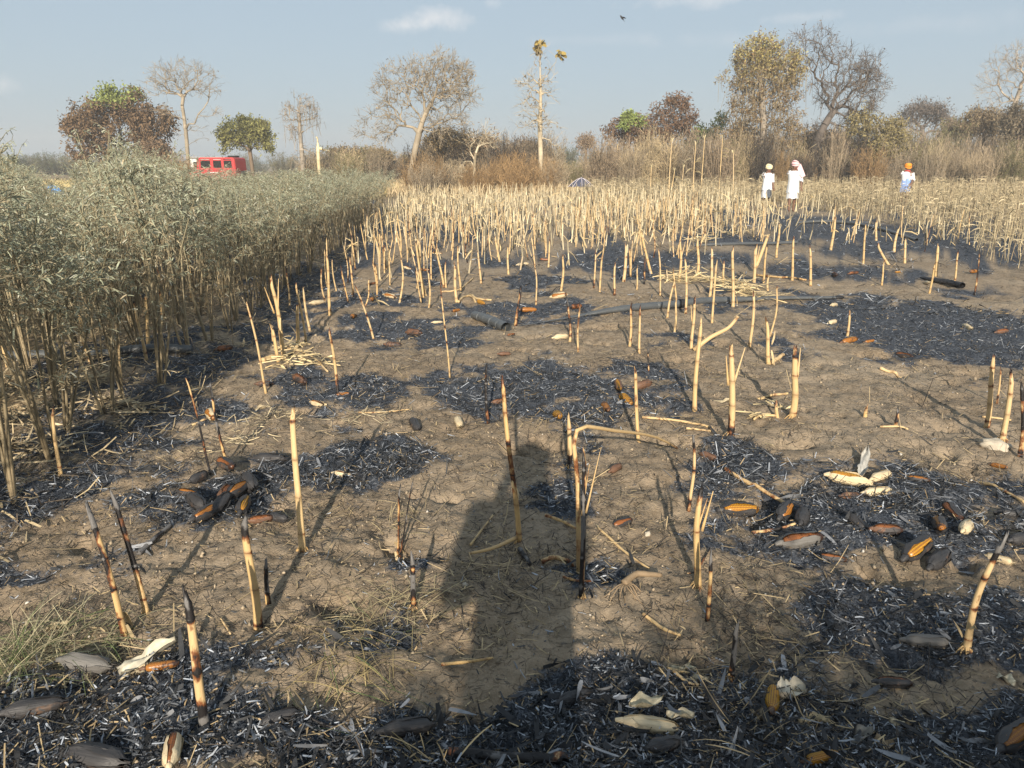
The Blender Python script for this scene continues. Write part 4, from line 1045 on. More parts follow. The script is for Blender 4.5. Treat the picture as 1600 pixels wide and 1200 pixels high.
# ------------------------------------------------------------------ dense stubble rows behind
def pxof(x, y, z):
    q = y*math.cos(PITCH) - (z-CAMZ)*math.sin(PITCH); v = -( (z-CAMZ)*math.cos(PITCH) + y*math.sin(PITCH))
    return 800 + F*x/q, 600 + F*v/q
def stubble_rows():
    g = np.random.default_rng(77); pts = []
    hand = np.array(placed)
    dirx = -0.085
    for row in range(-2, 34):
        x0 = -1.75 + row*.50                             # x where the row would meet y = 4.5
        yv = 6.0
        while yv < 34.5:
            yv += g.uniform(.10,.30)*(.62 if yv > 15 else 1)
            x = x0 + dirx*(yv-4.5)*(1-.06*max(row,0)) + g.normal()*(.06+.006*yv)
            if x < edge_x(yv)+.12: continue
            px, py = pxof(x, yv, 0)
            if px > 1640: continue
            # density grows away from the camera; the right side stays thin behind the hoses
            dens = np.clip((yv-10.0)/5.5, 0, 1)
            if px < 700: dens = np.clip((yv-7.5)/4.5, 0, 1)*.95
            if px > 1130: dens *= np.clip((yv-12)/8, 0, .55)
            if px > 1210: dens *= .28 if yv < 26 else .5
            if 880 < px < 1240 and yv < 13.2: dens *= .35
            dens *= np.clip(.85+1.3*float(noise(x*.6+3, yv*.35)), .15, 1)
            if g.random() > dens: continue
            if len(hand) and np.min(np.hypot(hand[:,0]-x, hand[:,1]-yv)) < .12: continue
            h = g.uniform(.34,.70) if g.random() > .12 else g.uniform(.15,.35)
            if yv > 17 and 900 < px < 1150: h *= 1.18
            if yv > 30: h *= 1.1
            pts.append((x, yv, h, px))
    pts.sort(key=lambda p: -p[2]/p[1])
    nb = 300 - len(STALKS)
    protos = []
    for i in range(10):
        g2 = np.random.default_rng(500+i)
        protos.append(stalk_mesh('stalk', .55, .0088, (g2.normal()*.03, g2.normal()*.03), [(.1,0,.15),(.5,.1,.2),(.05,.05,.1),(.2,.3,.5),(0,0,.1)][i % 5], g2.uniform(0,.25), 6, seed=900+i, bow=g2.normal()*.02, split=False))
    for x, y, h, px in pts[:nb]:
        me = protos[g.integers(0, 10)]; s = h/.55; w = g.uniform(.8,1.35)
        o = obj('maize_stalk', me, loc=(x, y, float(H0(x,y))-.02), rot=(g.normal()*.07, g.normal()*.09, g.random()*6.28), scale=(w, w, s),
                label='cut maize stalk standing in the left front rows beside the shrub crop' if px < 700 else ('cut maize stalk standing in the middle front rows of the dense stubble' if px < 1000 else 'cut maize stalk in the front rows of the dense stubble, to the right of centre'),
                cat='maize stalk', group='stalks at the left front of the dense stubble' if px < 700 else ('stalks at the middle front of the dense stubble' if px < 1000 else 'stalks at the right front of the dense stubble'))
    # the rest, merged
    rest = pts[nb:]; n = len(rest); Pp = np.array(rest); A = Acc()
    B = np.stack([Pp[:,0], Pp[:,1], H0(Pp[:,0], Pp[:,1])-.02],1); L = Pp[:,2]
    T = B + np.stack([g.normal(size=n)*.05, g.normal(size=n)*.04, L],1)
    M1 = B*.45+T*.55 + g.normal(size=(n,3))*[.01,.01,0]
    r = g.uniform(.0055,.0135,n)
    for a_, b_, ra, rb, t0, t1 in [(B, M1, r*1.1, r, 0, .5), (M1, T, r, r*.75, .5, 1)]:
        V, Q = tubes(a_, b_, ra, rb, 5)
        bright = g.uniform(.35,1.15,(n,1)); straw = np.where(g.random((n,1)) < .82, np.array([[.62,.53,.35]]), np.array([[.42,.33,.21]]))*bright
        dk = (g.random(n) < .12); straw[dk] *= .25
        c = rep(straw, 10); A.add(V, Q, c)
    # spiky torn tips
    V, Q = tubes(T, T+np.stack([g.normal(size=n)*.012, g.normal(size=n)*.01, g.uniform(.02,.06,n)],1), r*.75, r*.12, 4); A.add(V, Q, rep(np.array([[.68,.54,.32]])*g.uniform(.7,1.1,(n,1)), 8))
    # leaf rags on the stalks and between them
    k = g.integers(0, n, int(n*1.6)); f = g.random(len(k)); P = B[k]*(1-f[:,None])+T[k]*f[:,None]
    V, Q = ribbons(P, rv(len(k),g)*[1,1,.5]+[0,0,-.2], rv(len(k),g)+[0,0,.5], g.uniform(.08,.3,len(k)), g.uniform(.012,.03,len(k)), 0, .4, 2)
    A.add(V, Q, rep(np.array([[.60,.46,.25]])*g.uniform(.35,1.1,(len(k),1)), 6))
    obj('stubble_field', A.mesh('stubble_field', M_litter), kind='stuff', label='dense far rows of pale cut maize stalks reaching to the tree line')
    return n
stubble_rows()

# leaves, bent blades lying between far rows are in the stubble; tall tasselled plants that kept standing
def tall_maize(px, ptop, Y, label, seed, leaves=3, lean=0.):
    g = np.random.default_rng(seed); T = AT(px, ptop, Y); B = np.array([T[0]+lean, Y, float(H0(T[0],Y))]); L = T[2]-B[2]
    e = obj('standing_maize', None, loc=B, label=label, cat='maize plant'); e.empty_display_size=.2
    P = smooth_path([(0,0,0), (-lean*.3+g.normal()*.02,0,L*.5), (-lean,0,L)], 14); V, Fs = path_tube(P, np.linspace(.026,.012,14), 7)
    c = np.zeros((len(V),3)); c[:,0] = .06; c[:,1] = .1; obj('stalk', mesh('stalk', V, Fs, c, M_stalk, True), e)
    for i in range(leaves):
        a = g.choice([0,PI])+g.normal()*.5; h = g.uniform(.3,.85)*L
        V, Q = ribbons(np.array([[ -lean*h/L,0,h]]), np.array([[math.cos(a),math.sin(a)*.5,.7]]), np.array([[0,.3,1.]]), np.array([g.uniform(.35,.6)]), .10, 0, .9, 6, .6, .3, 1.2)
        obj('leaf', mesh('leaf', V, Q, (.62,.50,.28), M_leaf), e)
    V, Q = ribbons(np.tile([[-lean,0,L-.02]],(6,1)), rv(6,g)*.35+[0,0,1], rv(6,g), .22, .03, 0, .3, 3)
    obj('tassel', mesh('tassel', V, Q, (.66,.56,.34), M_leaf), e)
for i, (px, pt, Y, lab, nl) in enumerate([
 (1050,221,30,'tallest dry maize plant with a hooked tip at the left of the standing row',4),(1087,226,31,'dry maize plant with broad pale leaves behind the dense stubble',5),
 (1101,216,33,'slim dry maize plant right beside the broad-leaved one',1),(1129,216,32,'dry maize plant with white flecked stem left of the vine-hung tree',3),
 (1054,268,28,'short leafy maize plant leaning beside the hooked tall one',3),(1018,262,32,'low dry maize plant with small side twigs, leftmost of the standing row',4),
 (1146,240,30,'thin leaning maize stem in front of the vine-hung tree',1),(1068,262,33,'bare maize stem between the hooked plant and the broad-leaved one',1),
 (965,228,44,'grey-white lone post-like stem among the brush',0)]):
    tall_maize(px, pt, Y, lab, 40+i, nl, [.0,.03,-.02,.0,-.15,0,.12,0,0][i])

# ------------------------------------------------------------------ unburnt dry crop standing at the right
def dry_plant_arrays(g, n, P, Hh, thin=1.):
    """returns Acc pieces for n thin dry plants standing at P with heights Hh"""
    A = Acc(); T = P + np.stack([g.normal(size=n)*.09*Hh, g.normal(size=n)*.06*Hh, Hh],1); M1 = (P+T)/2 + g.normal(size=(n,3))*[.02,.02,0]
    r = g.uniform(.004,.009,n)*thin
    bri = g.uniform(.4,1.1,(n,1)); col = np.where(g.random((n,1)) < .75, np.array([[.50,.41,.25]]), np.array([[.27,.21,.13]]))*bri
    for a_, b_, ra, rb in [(P, M1, r, r*.85), (M1, T, r*.85, r*.5)]:
        V, Q = tubes(a_, b_, ra, rb, 4); A.add(V, Q, rep(col, 8))
    m = 3; k = np.repeat(np.arange(n), m); f = g.uniform(.25,.97,len(k)); Q0 = P[k]*(1-f[:,None])+T[k]*f[:,None]
    D = rv(len(k),g)*[1,1,.4]+[0,0,.5]
    V, Q = ribbons(Q0, D, rv(len(k),g)+[0,0,.4], g.uniform(.14,.36,len(k))*Hh[k]/1.0, g.uniform(.012,.028,len(k)), 0, g.uniform(.3,.9,len(k)), 3, .5, .3)
    A.add(V, Q, rep(np.array([[.52,.43,.27]])*g.uniform(.3,1.1,(len(k),1)), 8)); return A
def dry_stand():
    g = np.random.default_rng(21); pts = []
    for _ in range(60000):
        y = 10.2 + 27*g.random()**.8; x = g.uniform(3, 27); px, py = pxof(x, y, 0)
        if px > 1700: continue
        lim = np.interp(px, [1160,1240,1330,1420,1520,1600,1700], [322,322,338,356,392,434,450])
        if py > lim + 6*float(noise(x*1.1, y)): continue
        if abs(x-AT(1196,300,28.5)[0]) < .35 and 26.0 < y < 28.6: continue
        d = 1.0 if px > 1300 else .7
        if py > lim-10: d *= .5
        pts.append((x, y, g.uniform(.35,.85) if y < 18 else g.uniform(.45,1.1)))
        if len(pts) >= 4300: break
    pts.sort(key=lambda p: -p[2]/p[1]); pr = []
    for i in range(8):
        gg = np.random.default_rng(60+i); pr.append(dry_plant_arrays(gg, 1, np.zeros((1,3)), np.array([.85])).mesh('dry_plant', M_litter))
    for x, y, h in pts[:290]:
        px, _ = pxof(x, y, 0)
        obj('dry_crop_plant', pr[g.integers(0,8)], loc=(x,y,float(H0(x,y))-.02), rot=(0,0,g.random()*6.28), scale=(1,1,h/.85), label='thin dry unburnt plant at the near rim of the standing crop on the right',
            cat='crop plant', group='thin dry plants at the near rim of the right-hand crop')
    P = np.array([(x, y, float(H0(x,y))-.02) for x, y, h in pts[290:]]); Hh = np.array([p[2] for p in pts[290:]])
    obj('dry_crop_stand', dry_plant_arrays(g, len(P), P, Hh).mesh('dry_crop_stand', M_litter), kind='stuff', label='dense stand of thin dry unburnt crop on the right')
dry_stand()

# ------------------------------------------------------------------ grey-green shrub crop at the left
def pea_plant(seed, Hh=1.5, dens=1.0, k=5, light=False):
    g = np.random.default_rng(seed); A = Acc(); ns = g.integers(4,7) if not light else 2
    base = (.16,.13,.075); SA=[];SB=[];R0=[];R1=[]; tips=[]; tdir=[]
    for s in range(ns):
        a = g.random()*6.28; sp = g.uniform(.06,.27); h = Hh*g.uniform(.8,1.04)
        P = smooth_path([(math.cos(a)*.02, math.sin(a)*.02, -.02), (math.cos(a)*sp*.4, math.sin(a)*sp*.4, h*.35), (math.cos(a)*sp*.8+g.normal()*.03, math.sin(a)*sp*.8+g.normal()*.03, h*.7), (math.cos(a)*sp*1.1+g.normal()*.06, math.sin(a)*sp*1.1+g.normal()*.06, h)], 8 if not light else 5)
        r = np.linspace(.0088,.0025,len(P))
        SA += list(P[:-1]); SB += list(P[1:]); R0 += list(r[:-1]); R1 += list(r[1:])
        nb = int((13 if not light else 9)*dens)
        for b_ in range(nb):
            f = g.uniform(.44,1.)**.75 if b_ > 0 else g.uniform(.2,.4); i = min(int(f*(len(P)-1)), len(P)-2); p = P[i]+(P[i+1]-P[i])*(f*(len(P)-1)-i)
            L = g.uniform(.14,.36)*(1.15-.5*f); aa = g.random()*6.28; d = unit(np.array([math.cos(aa), math.sin(aa), g.uniform(.2,1.3)]))
            q = p+d*L*.6; e = q+unit(d+[0,0,-.35])*L*.5
            SA += [p,q]; SB += [q,e]; R0 += [.0032,.0022]; R1 += [.0022,.001]
            nl = (13 if not light else 9)
            for t in g.random(nl): 
                pt = (p+(q-p)*(t*1.6) if t < .62 else q+(e-q)*((t-.62)/.38)); tips.append(pt); tdir.append(d)
    V, Q = tubes(np.array(SA), np.array(SB), np.array(R0), np.array(R1), 4 if not light else 3)
    n = len(SA); hh = np.array(SA)[:,2:3]/Hh; cc = np.array([[.31,.245,.15]])*(1-hh)+np.array([[.31,.28,.18]])*hh; cc = cc*g.uniform(.6,1.35,(n,1))
    A.add(V, Q, rep(cc, (8 if not light else 6)))
    P = np.array(tips); D = np.array(tdir); n = len(P)
    Dl = D*.35 + rv(n,g)*.8 + np.array([0,0,-.25])
    V, Q = ribbons(P, Dl, rv(n,g), g.uniform(.022,.046,n)*(1 if not light else 1.5), g.uniform(.004,.0085,n)*(1 if not light else 1.6), g.normal(size=n)*.2, g.uniform(.0,.5,n), 2 if not light else 1, .75, .4)
    hgt = P[:,2:3]/Hh
    gr = np.where(g.random((n,1)) < np.clip(-.15+1.2*hgt,0.05,.9), np.array([[.37,.39,.275]]), np.array([[.48,.40,.26]]))
    gr = np.where(g.random((n,1)) < .10, np.array([[.56,.55,.44]]), gr)*g.uniform(.6,1.2,(n,1))
    A.add(V, Q, rep(gr, 6 if not light else 4))
    return A
def crop_top(x, y):                                      # how high the crop stands: lower toward the gap at far left and along the far side
    px, _ = pxof(x, y, 1.2)
    h = np.interp(px, [-60,15,40,60,120,150,190,240,300,400,600,640], [1.70,1.64,1.48,1.33,1.33,1.60,1.80,1.70,1.43,1.41,1.44,1.42])
    if 60 < px < 128: h = h*np.interp(y, [3,6,12,22], [1.0,.96,.86,.66])
    elif y > 9: h = h*np.interp(y, [9,16,27], [1,.985,.95]) + .02
    return h*.91*(1+.20*float(noise(x*1.3, y*1.3)))
def crop():
    g = np.random.default_rng(31); pts = []
    for row in range(0, 60):
        yv = 1.2
        while yv < 27.5:
            yv += g.uniform(.28,.52)
            x = float(edge_x(yv)) - .12 - row*.57 + g.normal()*.07
            if x < -.78*yv-1.6: continue
            if yv > 26.8: continue
            px, _ = pxof(x, yv, .8)
            if x < -.72*yv-.9 and g.random() < .5: continue
            pts.append((x, yv, row))
    pts.sort(key=lambda p: math.hypot(p[0]*1.0, p[1])+p[2]*.6)
    pr = [pea_plant(100+i, 1.5).mesh('shrub_plant', M_leaf) for i in range(9)]
    nb = 300
    for x, y, row in pts[:nb]:
        h = crop_top(x, y)*g.uniform(.84,1.07)
        if row == 0: lab, grp = 'feathery grey-green shrub in the row nearest the stubble', 'shrubs in the crop row nearest the stubble'
        elif row < 3: lab, grp = 'feathery grey-green shrub in the second or third row from the stubble', 'shrubs in the second and third crop rows'
        else: lab, grp = 'feathery grey-green shrub deeper inside the crop at left', 'shrubs deeper inside the left crop'
        obj('crop_shrub', pr[g.integers(0,9)], loc=(x,y,float(H0(x,y))-.02), rot=(g.normal()*.06,g.normal()*.06,g.random()*6.28), scale=(1.05*g.uniform(.9,1.15),)*2+(h/1.5,), label=lab, cat='shrub', group=grp)
    lp = []
    for i in range(8): lp.append(pea_plant(200+i, 1.5, 1., light=True))
    lp = [(np.concatenate(a.V), a.Q, np.concatenate(a.C)) for a in lp]
    A = Acc(); rest = pts[nb:]
    for x, y, row in rest:
        V, Qs, Cc = lp[g.integers(0,8)]; h = crop_top(x, y)*g.uniform(.9,1.04); a = g.random()*6.28; c, s = math.cos(a), math.sin(a)
        W = V.copy(); W[:,0] = x+(V[:,0]*c-V[:,1]*s)*1.25; W[:,1] = y+(V[:,0]*s+V[:,1]*c)*1.25; W[:,2] = V[:,2]*h/1.5+float(H0(x,y))
        A.add(W, np.concatenate(Qs), Cc)
    obj('shrub_crop', A.mesh('shrub_crop', M_leaf), kind='stuff', label='far part of the grey-green shrub crop at left')
    return len(rest)
ncrop = crop()
# pale maize stalks left standing inside the shrub crop
for i, (bx, by, tx, ty, w, lab) in enumerate([
(142,570,122,488,8,'pale scorched stalk showing through the crop left of the hose middle'),(228,560,212,472,8,'pale stalk inside the crop above the hose'),
 (255,500,247,425,8,'thick bright stalk inside the crop, upper right of the hose'),(12,575,4,540,9,'pale split stalk by the left frame edge behind the shrubs'),(232,545,226,458,8,'twin bright stalk inside the crop'),
 (300,470,292,392,6,'small bright stalk far inside the crop'),(345,452,340,410,6,'small bright stalk near the crop edge, left of the clump'),(95,740,82,640,7,'pale stalk between the shrub stems at lower left'),
 (190,600,184,540,7,'short pale stalk between shrub stems above the dark verge')]):
    stand(bx, by, tx, ty, w, (.2,.1,.2), lab, .3)
straw_heap('leaf_litter_heap', [(30,700,70),(60,640,70),(120,600,50),(200,640,50),(20,600,60),(140,560,60)], 700, 'pale dead leaves and straw under the shrubs at left', (.05,.2), (.004,.014), .06, (.50,.40,.25))

# yellow dry grass fields beyond the crops
def field(name, pts, n, h, tone, label, w=.03):
    g = np.random.default_rng(len(name)+n); x0,x1,y0,y1 = pts
    x = g.uniform(x0,x1,n); y = g.uniform(y0,y1,n)
    P = np.stack([x,y,np.full(n,-.02)],1); D = rv(n,g)*.45+[0,0,1]
    V, Q = ribbons(P, D, rv(n,g)*[1,1,.1]+[0,-1,0], h*g.uniform(.6,1.3,n), w*g.uniform(.5,1.5,n), 0, .2, 2, .5, .2)
    obj(name, mesh(name, V, Q, rep(np.array([tone])*g.uniform(.55,1.15,(n,1)), 6), M_litter), kind='stuff', label=label)
field('dry_grass_field', (-46,-6,29,60), 24000, .55, (.50,.41,.20), 'yellow dry grass field beyond the shrub crop', .035)
field('pale_grass_slope', (-8,30,37,60), 16000, .7, (.44,.34,.20), 'pale dry grass between the brush clumps', .035)
# ------------------------------------------------------------------ trees
def grow(trunk, blobs, seed, step=.35, tropism=.15, wig=.10, root_w=.30):
    """trunk: polyline; blobs: (cx,cy,cz,rx,ry,rz,n). Branches are grown from the trunk to points spread in the blobs."""
    g = np.random.default_rng(seed)
    tr = smooth_path(trunk, max(6, int(np.linalg.norm(np.array(trunk[-1])-np.array(trunk[0]))/step)))
    N = [p for p in tr]; par = [-1]+list(range(len(tr)-1)); dist = [0.]
    for i in range(1, len(tr)): dist.append(dist[-1]+float(np.linalg.norm(tr[i]-tr[i-1])))
    att = []
    for cx,cy,cz,rx,ry,rz,n in blobs:
        d = rv(n,g)*(g.random((n,1))**.4); att.append(np.array([[cx,cy,cz]])+d*[rx,ry,rz])
    att = np.concatenate(att); nt = len(tr); lo = int(nt*.35)
    order = np.argsort(np.linalg.norm(att-tr[-1], axis=1)*.6+np.linalg.norm(att-tr[nt//2], axis=1)*.4); tips = []
    for ai in order:
        a = att[ai]; P = np.array(N); ds = np.linalg.norm(P-a, axis=1)
        cost = ds + root_w*np.array(dist) + np.where(P[:,2] > a[2]+.3, .8, 0); cost[:lo] += 2.0*(P[lo,2]-P[:lo,2]+.2)
        i = int(np.argmin(cost)); p = P[i]; L = ds[i]
        if L < .12: continue
        m = max(2, int(L/step)); d0 = unit(P[i]-P[par[i]]) if par[i] >= 0 else np.array([0,0,1.])
        prev = i; side = unit(np.cross(a-p, g.normal(size=3)))*L*wig
        for s in range(1, m+1):
            t = s/m; q = p*(1-t)+a*t + d0*L*.28*t*(1-t)*1.6 + np.array([0,0,tropism*L*t*(1-t)]) + side*math.sin(PI*t) + g.normal(size=3)*step*.08*(s < m)
            N.append(q); par.append(prev); dist.append(dist[prev]+float(np.linalg.norm(q-N[prev]))); prev = len(N)-1
        tips.append(prev)
    return np.array(N), np.array(par), np.array(tips), nt
def tree(name, P0, trunk, blobs, label, seed, r0, bark, leaves=(), twigs=2, tw=.012, cat='tree', tropism=.15, tip_r=.007, vines=0, vine_col=(.40,.32,.15), twL=.45, vineL=1., expo=.42, root_w=.30):
    """leaves: list of (count, size, colour fn or colour, spread)"""
    g = np.random.default_rng(seed+1000)
    N, par, tips, nt = grow(trunk, blobs, seed, tropism=tropism, root_w=root_w); n = len(N)
    cnt = np.zeros(n); cnt[tips] = 1
    for i in range(n-1, 0, -1):
        if par[i] >= 0: cnt[par[i]] += cnt[i]
    rad = tip_r*np.maximum(cnt,1)**expo
    k = r0/max(rad[0], 1e-6); t = (rad/rad.max()); rad = rad*(1+(k-1)*t)
    idx = np.arange(1,n); idx = idx[par[idx] >= 0]
    e = obj(name, None, loc=P0, label=label, cat=cat); e.empty_display_size = .5
    A = Acc(); big = idx[rad[idx] > tip_r*1.9]; sm = idx[rad[idx] <= tip_r*1.9]
    shade = g.uniform(.75,1.2,(n,1))*np.array([bark])
    V, Q = tubes(N[par[big]], N[big], rad[par[big]]*.98, rad[big], 7); A.add(V, Q, rep(shade[big], 14))
    obj('trunk', A.mesh('trunk', M_bark, True), e)
    A = Acc(); V, Q = tubes(N[par[sm]], N[sm], np.minimum(rad[par[sm]], tip_r*2), rad[sm], 4); A.add(V, Q, rep(shade[sm], 8))
    # twigs at the ends
    src = np.concatenate([tips]*1 + [sm[g.integers(0,len(sm),len(sm)//2)]]) if len(sm) else tips
    B = np.repeat(N[src], twigs, 0); Dp = unit(N[src]-N[np.maximum(par[src],0)]); D = unit(np.repeat(Dp, twigs, 0)+rv(len(B),g)*.9+[0,0,.15])
    L = g.uniform(.5,1.3,len(B))*twL; V, Q = ribbons(B, D, rv(len(B),g), L, tw, g.normal(size=len(B))*.2, 0, 2, .3, .15); A.add(V, Q, rep(np.array([bark])*g.uniform(.6,1.1,(len(B),1)), 6))
    E = B+D*L[:,None]*.6; D2 = unit(D+rv(len(B),g)*.8); V, Q = ribbons(E, D2, rv(len(B),g), L*.6, tw*.8, 0, 0, 1, .3, .15); A.add(V, Q, rep(np.array([bark])*g.uniform(.6,1.1,(len(B),1)), 4))
    obj('twigs', A.mesh('twigs', M_bark), e, kind='stuff')
    ends = np.concatenate([E, B, E+D2*L[:,None]*.4])
    for li, (cn, size, colf, sp, lname) in enumerate(leaves):
        i = g.integers(0, len(ends), cn); P = ends[i]+rv(cn,g)*sp*g.random((cn,1))
        if callable(colf): col, keep = colf(P, g); P = P[keep]; col = col[keep]
        else: col = np.array([colf])*g.uniform(.5,1.35,(cn,1))
        m = len(P); V, Q = ribbons(P, rv(m,g)+[0,0,-.5], rv(m,g), size*g.uniform(.6,1.4,m), size*.55*g.uniform(.6,1.4,m), g.normal(size=m)*.3, 0, 1 if size < .2 else 2, .6, .4)
        A = Acc(); A.add(V, Q, rep(col, 4 if size < .2 else 6)); obj(lname, A.mesh(lname, M_leaf), e, kind='stuff')
    if vines:
        top = ends[g.integers(0,len(ends),vines)]; L = g.uniform(.1,1.0,vines)**1.6*1.4*vineL
        V, Q = ribbons(top, np.tile([[0,0,-1.]],(vines,1))+rv(vines,g)*.22, rv(vines,g), L, g.uniform(.010,.030,vines), g.normal(size=vines)*.12, 0, 3, .3, .2)
        obj('hanging_vines', mesh('hanging_vines', V, Q, rep(np.array([vine_col])*g.uniform(.5,1.2,(vines,1)), 8), M_leaf), e, kind='stuff')
    return e
def tree_px(name, base, Y, trunk_px, blobs_px, label, seed, r0, bark, **kw):
    """the same with trunk points and blobs given as photo pixels on the plane y = Y (blob: px, py, rx, ry, n)"""
    B = AT(base[0], base[1], Y); B[2] = float(H0(B[0], Y))-.05; s = Y/F*1.0/math.cos(PITCH)*(1.0)
    s = pxsize(np.array([B[0],Y,2.]))
    g = np.random.default_rng(seed+5)
    tr = [np.zeros(3)]
    for q in trunk_px:
        p = AT(q[0], q[1], Y)-B; p[1] = q[2] if len(q) > 2 else g.normal()*.15; tr.append(p)
    bl = []
    for q in blobs_px:
        p = AT(q[0], q[1], Y)-B; yo = q[5] if len(q) > 5 else 0.; bl.append((p[0], yo, p[2], q[2]*s, max(q[2],q[3])*s*.8, q[3]*s, q[4]))
    return tree(name, B, tr, bl, label, seed, r0, bark, **kw)
PALE = (.30,.25,.18); GREYB = (.28,.24,.19); DARKB = (.07,.055,.045); BRN = (.17,.125,.085)
def topgreen(z0, z1, gcol=(.14,.19,.045), bcol=(.105,.062,.038), xc=None, xr=None):
    def f(P, g):
        t = np.clip((P[:,2]-z0)/(z1-z0), 0, 1)
        if xc is not None: t = t*np.clip(1.6-np.abs(P[:,0]-xc)/xr, 0, 1)
        isg = g.random(len(P)) < t; c = np.where(isg[:,None], np.array([gcol]), np.array([bcol]))*g.uniform(.5,1.5,(len(P),1))
        return c, np.ones(len(P), bool)
    return f
# T1 scorched dense tree with a green top
tree_px('scorched_tree',(188,262),52,[(188,235),(185,205)],[(140,200,36,34,60),(180,185,55,38,120),(230,190,36,30,60),(190,150,32,14,30),(150,235,40,22,40),(225,228,36,26,40),(115,195,14,14,14),(258,185,12,16,12)],
 'dense scorched brown tree with a fresh green top, leftmost of the trees', 1, .22, DARKB, leaves=[(15000,.16,topgreen(4.9,5.5,gcol=(.26,.30,.09),bcol=(.19,.125,.07),xc=0.1,xr=1.3),.42,'foliage')], twL=.4)
# T2 bare pale tree
tree_px('bare_tree',(293,262),50,[(292,225),(288,190),(285,165)],[(285,120,50,28,90),(255,130,28,22,34),(318,130,26,24,34),(300,200,34,24,12),(262,178,20,10,8),(325,178,18,6,6)],
 'bare pale tree with a round fan of thin branches above the red vehicle', 2, .12, PALE, leaves=[(160,.10,(.30,.22,.14),.2,'dead_leaves')], twigs=3, tw=.016, tip_r=.008)
# T3
tree_px('olive_tree',(395,258),56,[(392,235),(388,215)],[(384,207,38,22,110),(365,222,22,18,30),(408,215,18,24,30)],
 'small round olive-green tree right above the red vehicle', 3, .14, BRN, leaves=[(6500,.15,(.27,.26,.09),.32,'foliage')], twL=.4)
# T4 vine-hung snag
tree_px('vine_hung_snag',(474,268),48,[(472,235),(468,200),(470,170)],[(468,165,24,16,34),(465,200,18,22,26),(488,185,12,30,20),(480,245,26,20,26),(452,175,10,20,10)],
 'thin grey snag hung with dry creepers, left of the pale splintered trunk', 4, .14, GREYB, leaves=[(500,.08,(.34,.25,.16),.25,'dead_leaves')], vines=170, vine_col=(.36,.28,.18), tw=.014)
# T5 pale splintered trunk
tree_px('splintered_trunk',(500,270),34,[(499,250),(498,232),(497,216)],[(505,236,5,9,3),(497,212,3,4,3)],
 'short cream splintered trunk with stub branches beyond the shrub crop', 5, .075, (.60,.50,.30), twigs=1, tw=.02, twL=.25)
# T6 large forked tree
tree_px('forked_tree',(642,302),41,[(640,282),(644,255),(650,225),(662,185),(680,150)],
 [(690,125,46,42,150),(660,150,38,40,70),(720,150,26,46,60),(612,130,32,36,46),(595,175,34,24,26),(590,210,34,10,20),(650,110,30,16,24),(700,195,40,26,40),(620,190,26,22,20)],
 'tall spreading tree with a pale leaning forked trunk and few withered leaves', 6, .16, PALE, leaves=[(1500,.09,(.30,.22,.12),.2,'withered_leaves')], twigs=4, tw=.016, tip_r=.0085)
# T7 slender teak-like tree
tree_px('slender_tree',(845,300),40,[(845,250),(844,200),(845,150),(844,110),(844,78)],
 [(842,170,30,34,40),(835,130,26,26,26),(856,130,16,30,16),(840,195,34,12,14),(843,90,7,14,8),(866,228,10,20,5),(872,92,3,3,2)],
 'tall slender straight tree with big drooping leaves at its very top', 7, .125, (.42,.35,.24), leaves=[(130,.12,(.26,.20,.13),.2,'withered_leaves')], twigs=2, tw=.014, tip_r=.010, twL=.5)
def toptuft(px, py, Y, parent_label=None):
    pass
_tp = [o for o in COL.objects if o.name.startswith('slender_tree')][0]
g_ = np.random.default_rng(4); Vt=[];Qt=[];o_=0
for px, py, n_ in [(840,68,11),(838,78,13),(874,85,12),(845,64,5)]:
    c_ = AT(px, py, 40)-np.array(_tp.location); P_ = c_+g_.normal(size=(n_,3))*.07
    V_, Q_ = ribbons(P_, rv(n_,g_)*[1,1,.4]+[0,0,-.25], rv(n_,g_)+[0,-.8,.3], g_.uniform(.2,.36,n_), .17, .2, .3, 4, .6, .3); Vt.append(V_); Qt.append(Q_+o_); o_ += len(V_)
obj('big_leaves', mesh('big_leaves', np.concatenate(Vt), np.concatenate(Qt), rep(np.array([[.36,.27,.08]])*g_.uniform(.4,1.3,(o_//10,1)), 10), M_leaf), _tp)
# T8 small pale forked tree
tree_px('small_forked_tree',(739,298),39,[(741,262),(744,240),(750,222)],[(757,212,26,14,34),(735,225,16,16,14),(768,225,12,16,12),(722,262,14,14,5)],
 'small pale tree with a thin forked stem before the brown brush', 8, .07, (.46,.39,.27), leaves=[(220,.09,(.30,.20,.12),.2,'dead_leaves')], twigs=2, tw=.012)
# T10 burnt brown bush-tree
tree_px('scorched_bushy_tree',(1030,262),50,[(1028,240),(1030,215)],[(1050,185,36,30,90),(990,205,38,24,80),(1020,215,40,22,50),(1075,195,14,24,20),(955,215,10,14,10),(1060,160,18,10,14),(1010,235,50,16,40)],
 'dark scorched bushy tree with a bright green shoot on its left shoulder', 10, .18, (.13,.10,.08), leaves=[(9500,.13,(.20,.12,.07),.36,'foliage'),(600,.11,(.22,.17,.12),.3,'dead_leaves')], twL=.4)
tree_px('green_shoot_tree',(984,250),49,[(984,215),(985,195)],[(984,188,10,12,14),(975,192,10,8,8),(997,188,8,7,6)],
 'bright green leafy top rising behind the scorched bushy tree', 110, .06, BRN, leaves=[(1300,.13,(.28,.34,.10),.24,'foliage')], twL=.25)
tree_px('green_bush_tree',(1105,258),52,[(1105,235)],[(1105,212,26,14,50),(1125,190,14,12,12),(1090,225,20,14,20)],
 'light green bushy tree left of the vine-hung tree', 111, .1, BRN, leaves=[(2600,.14,(.27,.31,.11),.3,'foliage')], twL=.35)
